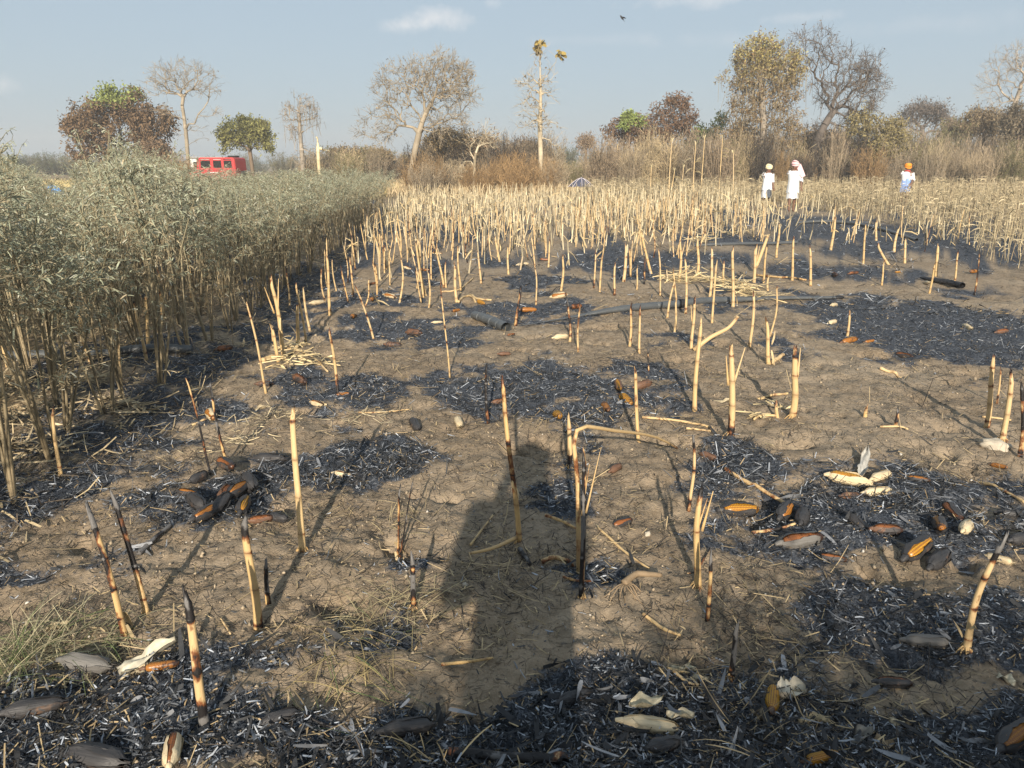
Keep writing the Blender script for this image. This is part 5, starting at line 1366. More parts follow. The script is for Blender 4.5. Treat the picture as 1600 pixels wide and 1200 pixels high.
# T11 vine-draped big tree
def vinec(P, g):
    t = np.clip((P[:,2]-5.2)/2.2, 0, 1); mix = g.random((len(P),1))
    a = np.array([[.42,.36,.13]])*t[:,None]+np.array([[.29,.22,.12]])*(1-t[:,None]); b = np.array([[.22,.14,.07]])
    return np.where(mix < .7, a, b)*g.uniform(.5,1.4,(len(P),1)), np.ones(len(P), bool)
tree_px('vine_hung_tree',(1192,272),44,[(1192,240),(1194,200),(1190,160),(1185,120)],
 [(1185,85,36,24,110),(1215,105,36,26,90),(1160,110,18,30,40),(1240,110,12,30,34),(1190,130,45,26,70),(1165,175,30,30,50),(1215,175,40,40,70),(1150,215,36,16,36),(1225,215,34,30,50),(1190,230,40,24,40),(1130,120,5,8,3)],
 'big tree smothered in dry yellow-brown creepers, its crown a drooping mop', 12, .24, GREYB, leaves=[(16000,.10,vinec,.32,'creeper_leaves')], vines=700, vineL=1.6, vine_col=(.32,.25,.14), tw=.015, twL=.5)
# T12 dark bare spreading tree
tree_px('spreading_bare_tree',(1262,270),46,[(1272,235),(1290,190),(1318,165,.3),(1345,178)],
 [(1262,65,40,26,40),(1300,95,40,34,70),(1350,115,28,32,110),(1330,150,44,30,80),(1368,150,12,34,40),(1290,140,34,30,40),(1300,205,46,22,50),(1340,225,34,16,30),(1330,190,30,20,30)],
 'dark leafless tree spreading right from behind the vine-hung tree, arching limbs over the brush', 13, .22, (.12,.10,.085), leaves=[(1700,.09,(.22,.165,.11),.25,'dead_leaves')], twigs=4, tw=.014, vines=260, vine_col=(.2,.15,.10), tip_r=.0085)
tree_px('creeper_mound_tree',(1375,262),45,[(1375,235),(1380,215)],[(1385,205,30,20,60),(1345,195,20,24,30),(1400,220,16,22,30),(1370,235,36,16,40)],
 'olive creeper-covered mound at the right foot of the dark spreading tree', 14, .12, GREYB, leaves=[(4500,.13,(.29,.24,.11),.3,'foliage')], vines=260, vine_col=(.24,.20,.10))
# T13
tree_px('flat_topped_tree',(1442,262),74,[(1442,225),(1442,200)],[(1442,178,40,12,70),(1425,195,26,12,26),(1470,195,22,12,26),(1440,170,24,10,24)],
 'grey-brown flat-topped thorn tree far behind the brush at right', 15, .26, (.16,.135,.12), leaves=[(2600,.16,(.155,.125,.10),.5,'foliage')], twigs=3, tw=.03, twL=.8, tip_r=.014)
# T14 pale bare tree top right
tree_px('bare_tree',(1592,262),56,[(1590,210),(1588,170),(1590,140)],[(1582,105,40,34,90),(1605,90,34,26,60),(1550,130,24,20,24),(1585,150,40,20,30)],
 'pale bare tree at the right frame edge rising over the brown bushes', 16, .16, (.33,.28,.22), twigs=3, tw=.018, tip_r=.008)
for i, (px, py, rx, ry, Y, col, lab) in enumerate([
 (1535,190,34,26,54,(.21,.16,.095),'rounded brown bushy tree under the right-hand bare tree'),
 (1592,190,30,36,50,(.16,.13,.085),'dark brown bushy tree cut by the right frame edge'),
 (1495,205,26,18,58,(.22,.17,.11),'smaller brown bushy tree beside the flat-topped thorn tree'),
 (700,228,44,34,47,(.235,.17,.085),'rounded creeper-covered thicket behind the forked trunk'),
 (752,235,28,22,48,(.21,.15,.085),'brown creeper thicket behind the small pale forked tree'),
 (818,240,34,20,50,(.12,.085,.055),'dark scorched bush with black leaf clusters beside the slender trunk'),
 (916,222,12,12,66,(.24,.17,.11),'small brown round tree far off in the gap of the brush'),
 (540,242,30,10,60,(.20,.155,.095),'low brown bush left of the forked tree'),
 (583,246,34,12,55,(.22,.165,.09),'wide brown bush left below the forked tree limb'),
 (238,240,30,16,47,(.17,.115,.07),'brown scrub at the foot of the scorched green-topped tree'),
 (1162,225,34,30,47,(.21,.165,.10),'grey-brown thicket filling the foot of the vine-hung tree'),
 (1285,225,50,26,50,(.19,.145,.10),'dusky thicket under the dark spreading tree')]):
    tree_px('bushy_tree',(px,262),Y,[(px,py+ry*.9),(px,py+ry*.4)],[(px,py,rx*.8,ry*.75,int(rx*2.4)),(px-rx*.45,py+ry*.3,rx*.4,ry*.6,int(rx*.7)),(px+rx*.45,py+ry*.25,rx*.4,ry*.6,int(rx*.7))],
     lab, 60+i, .10, BRN, leaves=[(int(rx*100),.13,tuple(c*1.35 for c in col),.38,'foliage')], twL=.5, twigs=3, tw=.02, cat='bushy tree', vines=int(rx*4), vine_col=tuple(c*1.25 for c in col))

# ------------------------------------------------------------------ brush between the trees: every bush a thing, alike within its zone
def bush_mesh(seed, bark, leafcol, nst=90, ntw=1100, nlf=900, upright=.6):
    g = np.random.default_rng(seed); A = Acc()
    a = g.random(nst)*6.28; sp = g.random(nst)**.6*.5; h = g.uniform(.5,1.0,nst)*(1-.5*sp**2)
    B = np.stack([np.cos(a)*sp*.5, np.sin(a)*sp*.5, np.zeros(nst)],1); T = np.stack([np.cos(a)*sp, np.sin(a)*sp, h],1)
    M1 = B*.5+T*.5+g.normal(size=(nst,3))*.03
    for p, q, r1, r2 in [(B,M1,.006,.0045),(M1,T,.0045,.002)]:
        V, Q = tubes(p,q,r1,r2,3); A.add(V,Q,rep(np.array([bark])*g.uniform(.6,1.3,(nst,1)),6))
    i = g.integers(0,nst,ntw); f = g.uniform(.15,1,ntw)[:,None]; P = B[i]*(1-f)**2+2*M1[i]*f*(1-f)+T[i]*f*f
    D = unit(rv(ntw,g)*.8+unit(T[i]-B[i])*.6+[0,0,upright*.5]); L = g.uniform(.05,.2,ntw)
    V, Q = ribbons(P,D,rv(ntw,g),L,g.uniform(.003,.007,ntw),g.normal(size=ntw)*.3,0,2,.3,.2); A.add(V,Q,rep(np.array([bark])*g.uniform(.5,1.4,(ntw,1)),6))
    if nlf:
        j = g.integers(0,ntw,nlf); P = P[j]+D[j]*L[j][:,None]*g.random((nlf,1))+rv(nlf,g)*.01
        V, Q = ribbons(P,rv(nlf,g),rv(nlf,g),g.uniform(.016,.036,nlf),g.uniform(.009,.018,nlf),0,0,1,.5,.4); A.add(V,Q,rep(np.array([leafcol])*g.uniform(.4,1.4,(nlf,1)),4))
    return A.mesh('bush', M_brush)
BM = {'tan': [bush_mesh(1,(.46,.37,.23),(.46,.36,.20),130,2200,700), bush_mesh(2,(.36,.29,.20),(.38,.30,.19),120,2200,600)],
      'brown': [bush_mesh(3,(.30,.235,.165),(.32,.24,.15),100,1500,1500), bush_mesh(4,(.33,.27,.19),(.30,.22,.14),100,1500,1300)],
      'rust': [bush_mesh(5,(.33,.22,.11),(.36,.23,.11),120,2100,500), bush_mesh(6,(.30,.20,.10),(.32,.20,.10),120,2100,500)],
      'olive': [bush_mesh(7,(.19,.16,.09),(.17,.17,.07),80,1200,2000)], 'green': [bush_mesh(8,(.12,.11,.07),(.10,.13,.06),70,900,2400)],
      'dark': [bush_mesh(9,(.07,.06,.05),(.10,.07,.05),100,1600,1000)]}
def brush(zone, lab, grp, items):
    g = np.random.default_rng(len(lab)*7+len(items))
    for k, (px, top, w, Y, kind) in enumerate(items):
        T = AT(px, top, Y); h = T[2]*1.08+.05; me = BM[kind][k % len(BM[kind])]
        obj(zone, me, loc=(T[0], Y+g.normal()*.4, float(H0(T[0],Y))-.05), rot=(0,0,g.random()*6.28), scale=(w*pxsize(T), w*pxsize(T)*.9, h*1.05), label=lab, cat='bush', group=grp)
g0 = np.random.default_rng(9)
def line(x0, x1, n, t0, t1, w, Y0, Y1, kinds):
    return [(x0+(x1-x0)*(i+.5)/n+g0.normal()*6, g0.uniform(t0,t1), w*g0.uniform(.8,1.3), g0.uniform(Y0,Y1), kinds[g0.integers(0,len(kinds))]) for i in range(n)]
brush('dry_bush','rusty tan bush just behind the dense stubble, between the forked tree and the grassy gap','tan bushes behind the stubble at centre', line(650,880,18,240,260,54,38,42,['rust','rust','tan']))
brush('dry_bush','brown tangled bush of the thicket behind the forked tree','brown thicket bushes behind the forked tree', line(655,860,20,208,236,60,44,52,['brown','brown','tan','dark']))
brush('dry_bush','twiggy brown bush in front of the scorched bushy tree','twiggy bushes before the scorched bushy tree', line(935,1140,24,206,244,62,38,48,['brown','tan','brown']))
brush('dry_bush','pale low bush at the grassy gap in the middle of the brush','low pale bushes at the grassy gap', line(860,950,9,244,262,50,44,60,['tan','tan','olive']))
brush('dry_bush','dim tangled bush at the foot of the vine-hung and spreading trees','bushes under the vine-hung and spreading trees', line(1120,1400,34,205,255,52,41,48,['brown','tan','rust','dark','olive']))
brush('dry_bush','tan twiggy bush of the long thicket on the right','tan bushes of the right-hand thicket', line(1390,1660,26,218,252,50,42,50,['tan','tan','brown','olive']))
brush('dry_bush','brown bush high behind the right-hand thicket','brown bushes behind the right-hand thicket', line(1400,1660,12,186,214,62,52,62,['brown','olive','brown']))
brush('dry_bush','low brown bush beyond the far end of the shrub crop, left of the forked tree','low bushes beyond the shrub crop', line(490,660,18,232,248,56,48,62,['tan','brown','olive']))
brush('dry_bush','brown scrub below the scorched tree and the bare pale tree at left','scrub below the left trees', line(195,300,6,238,256,46,44,48,['brown','rust']))
brush('far_bush','small green-grey bush on the far left horizon','green bushes on the far left horizon', line(-30,140,10,238,250,60,100,150,['green','green','olive']))
brush('far_bush','tiny hazy bush on the horizon between the left trees','hazy bushes on the horizon between the left trees', line(300,560,11,240,251,60,110,190,['green','olive','brown']))
brush('far_bush','hazy green bush seen far off through the gap in the brush','far bushes in the gap of the brush', line(840,970,6,230,246,46,90,130,['green','olive']))

# ------------------------------------------------------------------ small building far at left, red vehicle, umbrella, bird
M_white = plain_mat('whitewash', (.75,.74,.70), .9, .1, 3); M_roofm = plain_mat('grey_roof', (.32,.31,.30), .8, .2, 3); M_dark = plain_mat('dark_opening', (.03,.03,.03), .8, .2, 3)
def boxm(name, x0,x1,y0,y1,z0,z1, mat, bev=0.):
    bm = bmesh.new(); bmesh.ops.create_cube(bm, size=1)
    for v in bm.verts: v.co = ((x0+x1)/2+v.co.x*(x1-x0), (y0+y1)/2+v.co.y*(y1-y0), (z0+z1)/2+v.co.z*(z1-z0))
    if bev: bmesh.ops.bevel(bm, geom=list(bm.edges), offset=bev, segments=2, affect='EDGES')
    me = bpy.data.meshes.new(name); bm.to_mesh(me); bm.free(); me.materials.append(mat); return me
Bp = AT(322,250,120); Bp[2] = 0
e = obj('farm_building', None, loc=Bp, label='small white building far off behind the red vehicle', cat='building')
obj('wall', boxm('wall',-2.6,2.6,0,4,0,2.35,M_white), e); obj('roof', boxm('roof',-3.0,3.0,-.4,4.4,2.353,2.5,M_roofm,.02), e)
for x in (-1.6, 1.4): obj('window', boxm('window',x-.35,x+.35,-.03,.05,1.1,1.8,M_dark), e)
obj('door', boxm('door',-.45,.4,-.03,.05,0,1.9,M_dark), e)
def vehicle():
    Y = 45.0; P = AT(340,300,Y); P[2] = float(H0(P[0],Y)); s = pxsize(np.array([P[0],Y,1.5]))
    M_red = plain_mat('red_paint', (.42,.035,.035), .45, .25, 8, spec=.5); M_gl, nt, b = newmat('window_glass')
    b.inputs['Base Color'].default_value = (.05,.05,.045,1); b.inputs['Roughness'].default_value = .08; b.inputs['Transmission Weight'].default_value = .7
    M_ty = plain_mat('tyre_rubber', (.02,.02,.02), .8, .2, 20); M_met = plain_mat('dull_metal', (.35,.35,.35), .4, .1, 20, metal=.8)
    e = obj('red_jeep', None, loc=P, label='boxy red jeep-like vehicle with three small side windows behind the shrub crop', cat='jeep')
    e.rotation_euler = (0,0,-.10); e.scale = (.93,.93,.90)
    # profile of the body seen from the side: nose to the left
    pts = [(-2.0,.45),(-2.02,1.0),(-1.95,1.12),(-.85,1.22),(-.80,1.30),(1.62,1.30),(1.68,.45)]
    def prism(name, pts, y0, y1, mat, bev=.04):
        bm = bmesh.new(); vs = [bm.verts.new((x,y0,z)) for x,z in pts]; f = bm.faces.new(vs); r = bmesh.ops.extrude_face_region(bm, geom=[f])
        for v in r['geom']:
            if isinstance(v, bmesh.types.BMVert): v.co.y = y1
        bmesh.ops.recalc_face_normals(bm, faces=bm.faces); bmesh.ops.bevel(bm, geom=list(bm.edges), offset=bev, segments=2, affect='EDGES')
        me = bpy.data.meshes.new(name); bm.to_mesh(me); bm.free(); me.materials.append(mat); return me
    obj('body', prism('body', pts, -.80, .80, M_red), e)
    # cabin: pillars, roof and panes
    obj('roof', prism('roof', [(-.62,1.98),(-.55,2.08),(1.52,2.08),(1.60,1.97)], -.76, .76, M_red, .025), e)
    for side in (-1, 1):
        y = side*.75
        for x0,x1 in ((-.72,-.50),(.10,.28),(.78,.94),(1.42,1.60)): obj('pillar', prism('pillar', [(x0-.06*(x0<-.5),1.28),(x1,1.28),(x1,2.0),(x0+.04*(x0<-.5),2.0)], y-.03, y+.03, M_red, .008), e)
        obj('side_panel', boxm('side_panel',-.55,1.5,y-.025,y+.025,1.29,1.46,M_red,.006), e)
        for x0,x1 in ((-.50,.10),(.28,.78),(.94,1.42)):
            obj('window', boxm('window',x0,x1,y-.006,y+.006,1.46,1.95,M_gl), e)
            obj('window_rim', boxm('window_rim',x0-.02,x1+.02,y-.035,y+.035,1.885,1.93,M_red,.005), e)
    obj('windscreen', boxm('windscreen',-.66,-.64,-.66,.66,1.33,1.96,M_gl), e)
    obj('rear_panel', prism('rear_panel',[(1.58,1.28),(1.64,1.28),(1.62,1.98),(1.57,1.98)],-.74,.74,M_red,.008), e)
    rr = obj('roof_bundle', boxm('roof_bundle',.95,1.5,-.3,.3,2.085,2.19,M_ty,.04), e)
    for x in (-1.35, 1.05):
        for y in (-.78,.78):
            V, Fs = path_tube(np.array([(0,-.11,0),(0,-.09,0),(0,.09,0),(0,.11,0)]), [.31,.36,.36,.31], 24); w = obj('wheel', mesh('wheel',V,Fs,None,M_ty,True), e, loc=(x,y,.34))
            V, Fs = path_tube(np.array([(0,-.115,0),(0,.115,0)]), .19, 16); obj('rim', mesh('rim',V,Fs,None,M_met,True), w)
    V, Fs = path_tube(np.array([(0,0,0),(.16,0,0)]), .33, 20); obj('spare_wheel', mesh('spare_wheel',V,Fs,None,M_ty,True), e, loc=(1.70,0,.95))
    for y in (-.5,.5):
        V, Fs = path_tube(np.array([(-.03,0,0),(.04,0,0)]), .09, 14); obj('headlight', mesh('headlight',V,Fs,None,M_met,True), e, loc=(-2.04,y,.86))
    obj('bumper', boxm('bumper',-2.18,-2.05,-.82,.82,.42,.56,M_met,.02), e)
    obj('door_handle', boxm('door_handle',-.02,.12,-.84,-.805,1.12,1.16,M_met,.005), e)
    obj('body_stripe', boxm('body_stripe',-.1,.55,-.815,-.803,1.17,1.21,M_white), e)
vehicle()
def umbrella():
    Y = 33.5; P = AT(908,290,Y); Z = AT(908,278,Y)[2]; P[2] = float(H0(P[0],Y)); r = 20*pxsize(np.array([P[0],Y,1]))
    e = obj('umbrella', None, loc=P, label='dark blue-grey open umbrella with pale ribs just behind the far stubble', cat='umbrella')
    M_cl = plain_mat('umbrella_cloth', (.06,.065,.10), .7, .2, 8); M_rb = plain_mat('umbrella_rib', (.55,.50,.52), .5, .1, 8); n = 8; Z0 = Z
    rings = []
    for i in range(7):
        t = .03+.97*i/6; a = 2*PI*np.arange(48)/48; sc = 1-.10*t*(np.abs(np.sin(a*n/2))**1.2); z = Z0-.36*t**1.6 + .035*t*np.abs(np.sin(a*n/2))
        rings.append(np.stack([np.cos(a)*r*t*sc, np.sin(a)*r*t*sc, z],1))
    V, Fs = loft(rings, False); c = obj('canopy', mesh('canopy',V,Fs,None,M_cl,True), e)
    for k in range(n):
        a = 2*PI*k/n+0.0; P_ = np.array([(math.cos(a)*r*t, math.sin(a)*r*t, Z0-.36*t**1.6+.008) for t in np.linspace(.02,1.02,8)]); V, Fs = path_tube(P_, .012, 5); obj('rib', mesh('rib',V,Fs,None,M_rb,True), e)
    V, Fs = path_tube(np.array([(0,0,.02),(0,0,Z0+.05)]), .012, 8); obj('pole', mesh('pole',V,Fs,None,M_rb,True), e)
umbrella()
def bird():
    P = AT(972,28,38); e = obj('bird', None, loc=P, label='tiny dark bird flying in the sky above the centre', cat='bird', )
    M_b = plain_mat('feathers', (.04,.04,.045), .8, .2, 20); rings = []
    for t, r in zip(np.linspace(0,1,9), [.004,.03,.038,.045,.045,.038,.028,.016,.005]):
        a = 2*PI*np.arange(10)/10; rings.append(np.stack([np.full(10,(t-.5)*.30), np.cos(a)*r, np.sin(a)*r],1))
    V, Fs = loft(rings); obj('body', mesh('body',V,Fs,None,M_b,True), e)
    for s in (-1,1):
        V, Q = ribbons(np.array([[-.02,s*.03,.01]]), np.array([[.10,s*1.,.35]]), np.array([[0,-s*.3,1.]]), np.array([.26]), .10, -.2, 0, 6, .5, .4); obj('wing', mesh('wing',V,Q,None,M_b,True), e)
    V, Q = ribbons(np.array([[.12,0,0]]), np.array([[1,0,-.1]]), np.array([[0,0,1.]]), np.array([.11]), .05, 0, 0, 3, .3, .6); obj('tail', mesh('tail',V,Q,None,M_b,True), e)
    e.rotation_euler = (.4,.7,.6)
bird()
# ------------------------------------------------------------------ people
M_skin = plain_mat('skin', (.16,.085,.055), .55, .1, 20); M_cloth = plain_mat('white_cotton', (.62,.63,.64), .9, .1, 9, bmp=.002)
M_orange = plain_mat('orange_cloth', (.80,.28,.03), .9, .12, 12); M_cream = plain_mat('cream_cloth', (.78,.68,.42), .9, .1, 12)
M_pink = plain_mat('pink_cloth', (.72,.46,.47), .9, .15, 14); M_blue = plain_mat('blue_cloth', (.20,.32,.62), .9, .12, 10); M_red2 = plain_mat('red_scarf', (.45,.06,.05), .9, .1, 10)
M_bblue = plain_mat('bright_blue_cloth', (.12,.30,.60), .9, .1, 10); M_eye = plain_mat('eye', (.02,.02,.02), .3, .1, 10); M_hair = plain_mat('hair', (.015,.013,.012), .7, .2, 60)
M_phone = plain_mat('phone_case', (.02,.02,.022), .3, .1, 10)
def body_mesh(J, parent):
    """J: joints dict; builds one skinned body with hands of five fingers"""
    vs=[];es=[];rs=[]
    def add(p, r, parent_i=None):
        vs.append(tuple(p)); rs.append(r); i = len(vs)-1
        if parent_i is not None: es.append((parent_i, i))
        return i
    pel = add(J['pelvis'], (.15,.115)); wa = add(J['waist'], (.125,.10), pel); ch = add(J['chest'], (.155,.115), wa); nk = add(J['neck'], (.055,.055), ch)
    hd = np.array(J['head']); fw = np.array(J['face']); j = add(hd-[0,0,.03]+fw*.01, (.072,.075), nk); h2 = add(hd+[0,0,.04], (.082,.095), j); add(hd+[0,0,.10], (.06,.07), h2)
    nose = add(hd+fw*.105+[0,0,.0], (.014,.018), j)
    for s in ('l','r'):
        sh = add(J['sh_'+s], (.06,.06), ch); el = add(J['el_'+s], (.042,.042), sh); wr = add(J['wr_'+s], (.028,.03), el)
        d = unit(np.array(J['wr_'+s])-np.array(J['el_'+s])); pm = add(np.array(J['wr_'+s])+d*.07, (.036,.018), wr)
        side = unit(np.cross(d, fw)); base = np.array(J['wr_'+s])+d*.09
        for k in range(4):
            o = side*(k-1.5)*.021; L = [.062,.075,.07,.055][k]; k1 = add(base+o+d*.02, (.009,.009), pm); k2 = add(base+o+d*(.02+L*.5)+fw*.008, (.0085,.0085), k1); add(base+o+d*(.02+L)+fw*.022, (.007,.007), k2)
        t1 = add(np.array(J['wr_'+s])+d*.04+side*.045, (.011,.011), pm); add(np.array(J['wr_'+s])+d*.075+side*.062+fw*.01, (.009,.009), t1)
    for s in ('l','r'):
        hp = add(J['hp_'+s], (.095,.095), pel); kn = add(J['kn_'+s], (.056,.058), hp); cf = add((np.array(J['kn_'+s])*.65+np.array(J['an_'+s])*.35)-fw*.015, (.05,.052), kn); an = add(J['an_'+s], (.034,.036), cf)
        hl = add(np.array(J['an_'+s])+[0,0,-.055], (.034,.034), an); add(np.array(J['an_'+s])+fw*.15+[0,0,-.062], (.034,.022), hl)
    me = bpy.data.meshes.new('body'); me.from_pydata(vs, es, []); me.materials.append(M_skin)
    o = obj('body', me, parent)
    m = o.modifiers.new('skin', 'SKIN'); m.use_smooth_shade = True
    sv = me.skin_vertices[0].data
    for i, r in enumerate(rs): sv[i].radius = r; sv[i].use_root = (i == 0)
    s = o.modifiers.new('sub', 'SUBSURF'); s.levels = 1; s.render_levels = 1
    return o
def cloth_loft(name, rings, mat, parent, k=20, fold=.03, seed=0):
    """rings: (cx,cy,cz,rx,ry)"""
    g = np.random.default_rng(seed); a = 2*PI*np.arange(k)/k; ph = g.random()*6; R_ = []
    n = len(rings); R0 = smooth_path([r_[:5] for r_ in rings], n*3)
    for i, (cx,cy,cz,rx,ry) in enumerate(R0):
        t = i/(len(R0)-1); f = 1+fold*t*np.sin(a*6+ph+t*2)+fold*.5*np.sin(a*11+t*5)
        R_.append(np.stack([cx+np.cos(a)*rx*f, cy+np.sin(a)*ry*f, np.full(k, cz)+.012*np.sin(a*5+ph)*(t > .9)], 1))
    V, Fs = loft(R_, False); return obj(name, mesh(name, V, Fs, None, mat, True), parent)
def sleeve(J, s, mat, parent, upto=.75, w=.068):
    S, E, W = (np.array(J[k+s]) for k in ('sh_','el_','wr_')); P = smooth_path([S+(S-E)*.06, (S+E)/2, E, E+(W-E)*upto], 9)
    V, Fs = path_tube(P, np.linspace(w+.008, w-.008, 9), 12, False, noise_amp=.04); return obj('sleeve', mesh('sleeve', V, Fs, None, mat, True), parent)
def head_parts(J, parent, turban, seed, drape=False):
    hd = np.array(J['head']); fw = np.array(J['face']); sd = np.array([-fw[1], fw[0], 0])
    for s in (-1,1):
        bm = bmesh.new(); bmesh.ops.create_uvsphere(bm, u_segments=10, v_segments=6, radius=.012); me = bpy.data.meshes.new('eye'); bm.to_mesh(me); bm.free(); me.materials.append(M_eye)
        obj('eye', me, parent, loc=hd+fw*.085+sd*s*.032+[0,0,.035])
        V, Fs = path_tube(np.array([hd+sd*s*.078+[0,0,-.01], hd+sd*s*.088+[0,0,.01], hd+sd*s*.084+[0,0,.035]]), [.008,.014,.009], 8); obj('ear', mesh('ear',V,Fs,None,M_skin,True), parent)
    V, Fs = path_tube(np.array([hd+fw*.088+sd*q+[0,0,-.045] for q in (-.024,0,.024)]), [.003,.006,.003], 6); obj('mouth', mesh('mouth',V,Fs,None,M_red2,True), parent)
    if turban:
        e = None; g = np.random.default_rng(seed); A_=[];F_=[];o=0
        for k in range(5):                               # the turns of the wound cloth
            a = np.linspace(0, 2*PI, 22)[:-1]; tilt = g.normal()*.18+.12*(-1)**k; R1 = .102-.012*abs(k-1.5); pts = []
            P = np.stack([hd[0]+np.cos(a)*R1*1.02, hd[1]+np.sin(a)*R1*1.12, hd[2]+.065+k*.024+np.sin(a+k)*tilt*.1],1); m = len(P); kk = 8
            rings = []
            for i in range(m):
                c = P[i]; out = unit(np.array([c[0]-hd[0], c[1]-hd[1], 0])); q = 2*PI*np.arange(kk)/kk; rings.append(c+out*(np.cos(q)*.034)[:,None]+np.array([0,0,1])*(np.sin(q)*.026)[:,None])
            rings = np.array(rings); V = rings.reshape(-1,3); j = np.arange(kk); Q = np.concatenate([np.stack([i*kk+j, i*kk+(j+1)%kk, ((i+1)%m)*kk+(j+1)%kk, ((i+1)%m)*kk+j],1) for i in range(m)])
            A_.append(V); F_.append(Q+o); o += len(V)
        rings = [np.stack([hd[0]+np.cos(q:=2*PI*np.arange(16)/16)*r_, hd[1]+np.sin(q)*r_, np.full(16, hd[2]+z_)],1) for r_, z_ in ((.105,.06),(.10,.13),(.07,.18),(.02,.20))]
        V, Fs = loft(rings); A_.append(V); F_.append(Fs[0]+o)
        tm = obj('turban', mesh('turban', np.concatenate(A_), np.concatenate(F_), None, turban, True), parent)
        if drape:
            V, Q = ribbons(np.array([hd+sd*drape*.10+[0,0,.08]]), np.array([[sd[0]*drape*.5, sd[1]*.3, -1.]]), np.array([fw]), np.array([.42]), .16, .1, 0, 8, .3, .7, .4); obj('scarf', mesh('scarf',V,Q,None,turban,True), parent)
def joints(fw, h=1.66, arms=None, stride=.0, lean=0.):
    fw = unit(np.array([fw[0],fw[1],0.])); sd = np.array([-fw[1],fw[0],0]); s = h/1.70
    U = lambda a,b,c: (sd*a+fw*b+np.array([0,0,c]))*s
    J = dict(pelvis=U(0,0,.93), waist=U(0,lean*.3,1.10), chest=U(0,lean,1.33), neck=U(0,lean+.01,1.47), head=U(0,lean+.03,1.56), face=fw)
    for q, sg in (('l',1),('r',-1)):
        J['sh_'+q] = U(.19*sg,lean,1.38); a = arms[q] if arms else None
        if a is None: J['el_'+q] = U(.24*sg,-.02,1.10); J['wr_'+q] = U(.24*sg,.05,.86)
        else: J['el_'+q] = U(*a[0]); J['wr_'+q] = U(*a[1])
        st = stride*sg; J['hp_'+q] = U(.095*sg,0,.88); J['kn_'+q] = U(.10*sg,.03+st*.6,.49); J['an_'+q] = U(.10*sg,st,.085)
    return J
def person(px, py_feet, Y, h, label, fw, top, bottom, turban, arms=None, hem=.62, bottom_hem=.40, seed=0, drape=False, stride=.06, bare_leg=True, neck=None, lean=0.):
    P = AT(px, py_feet, Y); P[2] = float(H0(P[0], Y))
    e = obj('person', None, loc=P, label=label, cat='person'); J = joints(fw, h, arms, stride, lean); body_mesh(J, e); s = h/1.70
    c = lambda z, rx, ry, k=0.: (np.array(J['face'])[0]*k*s, np.array(J['face'])[1]*k*s, z*s, rx*s, ry*s)
    r = cloth_loft('shirt', [c(1.45,.07,.07,lean), c(1.42,.155,.10,lean), c(1.33,.215,.14,lean), c(1.12,.19,.145,lean*.4), c(.95,.20,.155), c(hem,.225,.185)], top, e, 24, .05, seed)
    for q in ('l','r'): sleeve(J, q, top, e, .35 if top is not M_cloth or h < 1.6 else .45)
    cloth_loft('waistcloth' if bottom is not M_blue else 'shorts', [c(hem+.28,.165,.14), c(hem+.05,.195,.165), c(bottom_hem,.205,.18)], bottom, e, 24, .07, seed+1)
    head_parts(J, e, turban, seed, drape)
    if neck: 
        V, Fs = path_tube(np.array([np.array(J['neck'])+np.array([math.cos(a)*.085, math.sin(a)*.085, .01*math.sin(a*2)])*1.0 for a in np.linspace(0,6.2,14)]), .026, 8); obj('neck_scarf', mesh('neck_scarf',V,Fs,None,neck,True), e)
    return e, J
person(1196,319,29.0,1.43,'man in white shirt and short white waistcloth with a cream turban, left of the pair',(.15,-1), M_cloth, M_cloth, M_cream, hem=.72, bottom_hem=.40, seed=1, arms={'l':((.25,-.04,1.10),(.27,.02,.88)),'r':((.26,-.03,1.12),(.28,.03,.90))})
person(1236,325,26.2,1.53,'man in long white shirt with pink head cloth hanging down, right of the pair',(-.1,-1), M_cloth, M_cloth, M_pink, hem=.66, bottom_hem=.46, seed=2, drape=1, stride=-.10, arms={'l':((.27,-.05,1.12),(.18,-.16,.98)),'r':((.27,-.02,1.12),(.28,.05,.90))})
person(1411,318,29.0,1.45,'person with orange head cloth, white shirt and blue shorts standing alone at right',(-.5,-1), M_cloth, M_blue, M_orange, hem=.92, bottom_hem=.60, seed=3, neck=M_red2, arms={'l':((.25,-.06,1.12),(.22,-.12,.92)),'r':((.27,.02,1.12),(.22,.16,.98))})
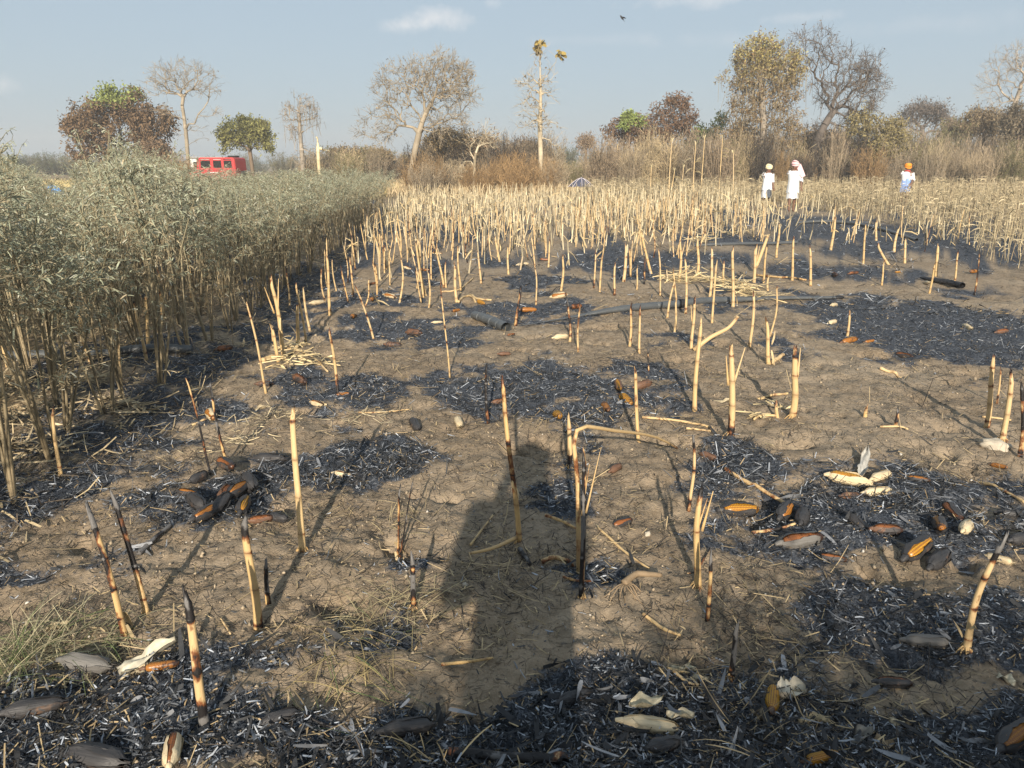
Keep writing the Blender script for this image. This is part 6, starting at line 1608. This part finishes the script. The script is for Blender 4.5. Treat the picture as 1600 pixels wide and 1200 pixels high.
# stooping figure in blue beyond the shrub crop
def stooper():
    Y = 23.0; P = AT(86,300,Y); P[2] = float(H0(P[0],Y))-.06; e = obj('person', None, loc=P, scale=.82, label='stooping figure in a bright blue garment glimpsed beyond the shrub crop at far left', cat='person')
    fw = np.array([-1.,0,0]); sd = np.array([0,-1.,0])
    J = dict(pelvis=(.15,0,.80), waist=(.08,0,.93), chest=(-.12,0,1.02), neck=(-.25,0,1.06), head=(-.36,0,1.06), face=unit(np.array([-1.,0,-.35])))
    for q, sg in (('l',-1),('r',1)):
        J['sh_'+q] = (-.15,.19*sg,1.02); J['el_'+q] = (-.22,.22*sg,.74); J['wr_'+q] = (-.36,.16*sg,.52)
        J['hp_'+q] = (.15,.09*sg,.78); J['kn_'+q] = (.02,.11*sg,.44); J['an_'+q] = (.12,.11*sg,.085)
    body_mesh(J, e)
    P_ = smooth_path([(-.24,0,1.05),(-.12,0,1.03),(.06,0,.93),(.18,0,.80),(.17,0,.56)],12); V, Fs = path_tube(P_, np.interp(np.linspace(0,1,12),[0,.15,.4,.7,1],[.09,.19,.20,.22,.25]), 18, False, .03); obj('shirt', mesh('shirt',V,Fs,None,M_bblue,True), e)
    for q in ('l','r'): sleeve(J, q, M_bblue, e, .3, .06)
    cloth_loft('waistcloth', [(.16,0,.62,.17,.17),(.12,0,.45,.16,.19),(.11,0,.28,.17,.20)], M_cloth, e)
    head_parts(dict(head=(-.36,0,1.04), face=fw), e, M_cream, 5)
stooper()
# the person who takes the picture stands behind the camera: here only as the one who casts the long shadow
def photographer():
    e = obj('person', None, loc=(-.055,-.42,float(H0(0,-.42))), label='the person holding the phone, seen only as the long shadow on the soil', cat='person')
    J = joints((0,1), 1.72, {'l':((.235,.05,1.14),(.09,.30,1.42)),'r':((-.17,.10,1.14),(-.08,.30,1.42))}, .0)
    body_mesh(J, e)
    cloth_loft('shirt', [(0,0,1.47,.07,.07),(0,0,1.43,.15,.11),(0,0,1.33,.19,.14),(0,0,1.1,.17,.15),(0,0,.92,.17,.16),(0,0,.60,.18,.17)], M_cloth, e, 24, .04, 3)
    for q in ('l','r'): sleeve(J, q, M_cloth, e, .6, .075)
    cloth_loft('waistcloth', [(0,0,.85,.155,.15),(0,0,.5,.16,.15),(0,0,.12,.165,.15)], M_cloth, e, 24, .05, 4)
    head_parts(J, e, None, 6)
    V, Fs = loft([np.stack([np.cos(q)*a, np.sin(q)*a*1.12, np.full(18, z)],1) for q in [2*PI*np.arange(18)/18] for a, z in ((.085,1.575),(.098,1.62),(.092,1.68),(.06,1.73),(.015,1.75))]); obj('hair', mesh('hair',V,Fs,None,M_hair,True), e)
    obj('phone', boxm('phone', -.075,.075,-.028,-.02,1.455,1.53, M_phone,.003), None, label='phone held up by the person taking the picture, behind the camera', cat='phone')
photographer()
# unseen shrubs and bushes added behind the photographer to shade the bottom foreground
def behind():
    g = np.random.default_rng(6)
    for i in range(34):
        x = -.30+(i%17)*.27+g.normal()*.06; y = -1.35-(i//17)*.35+g.normal()*.1
        o = obj('crop_shrub', _peas[i % len(_peas)], loc=(x, y, -.02), rot=(0,0,g.random()*6.28), scale=(1.35,1.35,g.uniform(.84,.94)), label='unseen leafy shrub added behind the camera to throw shade along the bottom of the picture', cat='shrub', group='unseen shrubs added behind the camera to shade the foreground')
def added_shade_bushes():  # unseen dense bushes, added to thicken the shade on the foreground
    g = np.random.default_rng(16)
    for i in range(22):
        x = -.25+(i%11)*.42+g.normal()*.05; y = -1.2-(i//11)*.4
        if abs(x+.05) < .35: y -= .35
        obj('added_shade_bush', BM['green' if i % 2 else 'olive'][0], loc=(x,y,-.03), rot=(0,0,g.random()*6.28), scale=(1.0,.9,g.uniform(1.42,1.6)), label='unseen low dense bush added behind the camera to deepen the foreground shade', cat='bush', group='unseen bushes added behind the camera to shade the foreground')
added_shade_bushes()
_peas = [m for m in bpy.data.meshes if m.name.startswith('shrub_plant')]
behind()
# ------------------------------------------------------------------ thin dusty haze
def haze():
    me = boxm('haze', -420, 420, -30, 420, -1.3, 15.0, None); me.materials.clear()
    m = bpy.data.materials.new('haze_material'); m.use_nodes = True; nt = m.node_tree
    for n in list(nt.nodes):
        if n.type != 'OUTPUT_MATERIAL': nt.nodes.remove(n)
    v = N_(nt, 'VolumePrincipled'); v.inputs['Density'].default_value = .0019; v.inputs['Color'].default_value = (.95,.94,.92,1); v.inputs['Anisotropy'].default_value = .1
    nt.links.new(v.outputs[0], nt.nodes['Material Output'].inputs['Volume']); me.materials.append(m)
    obj('haze', me, kind='stuff', label='thin pale dust haze lying over the fields')
haze()
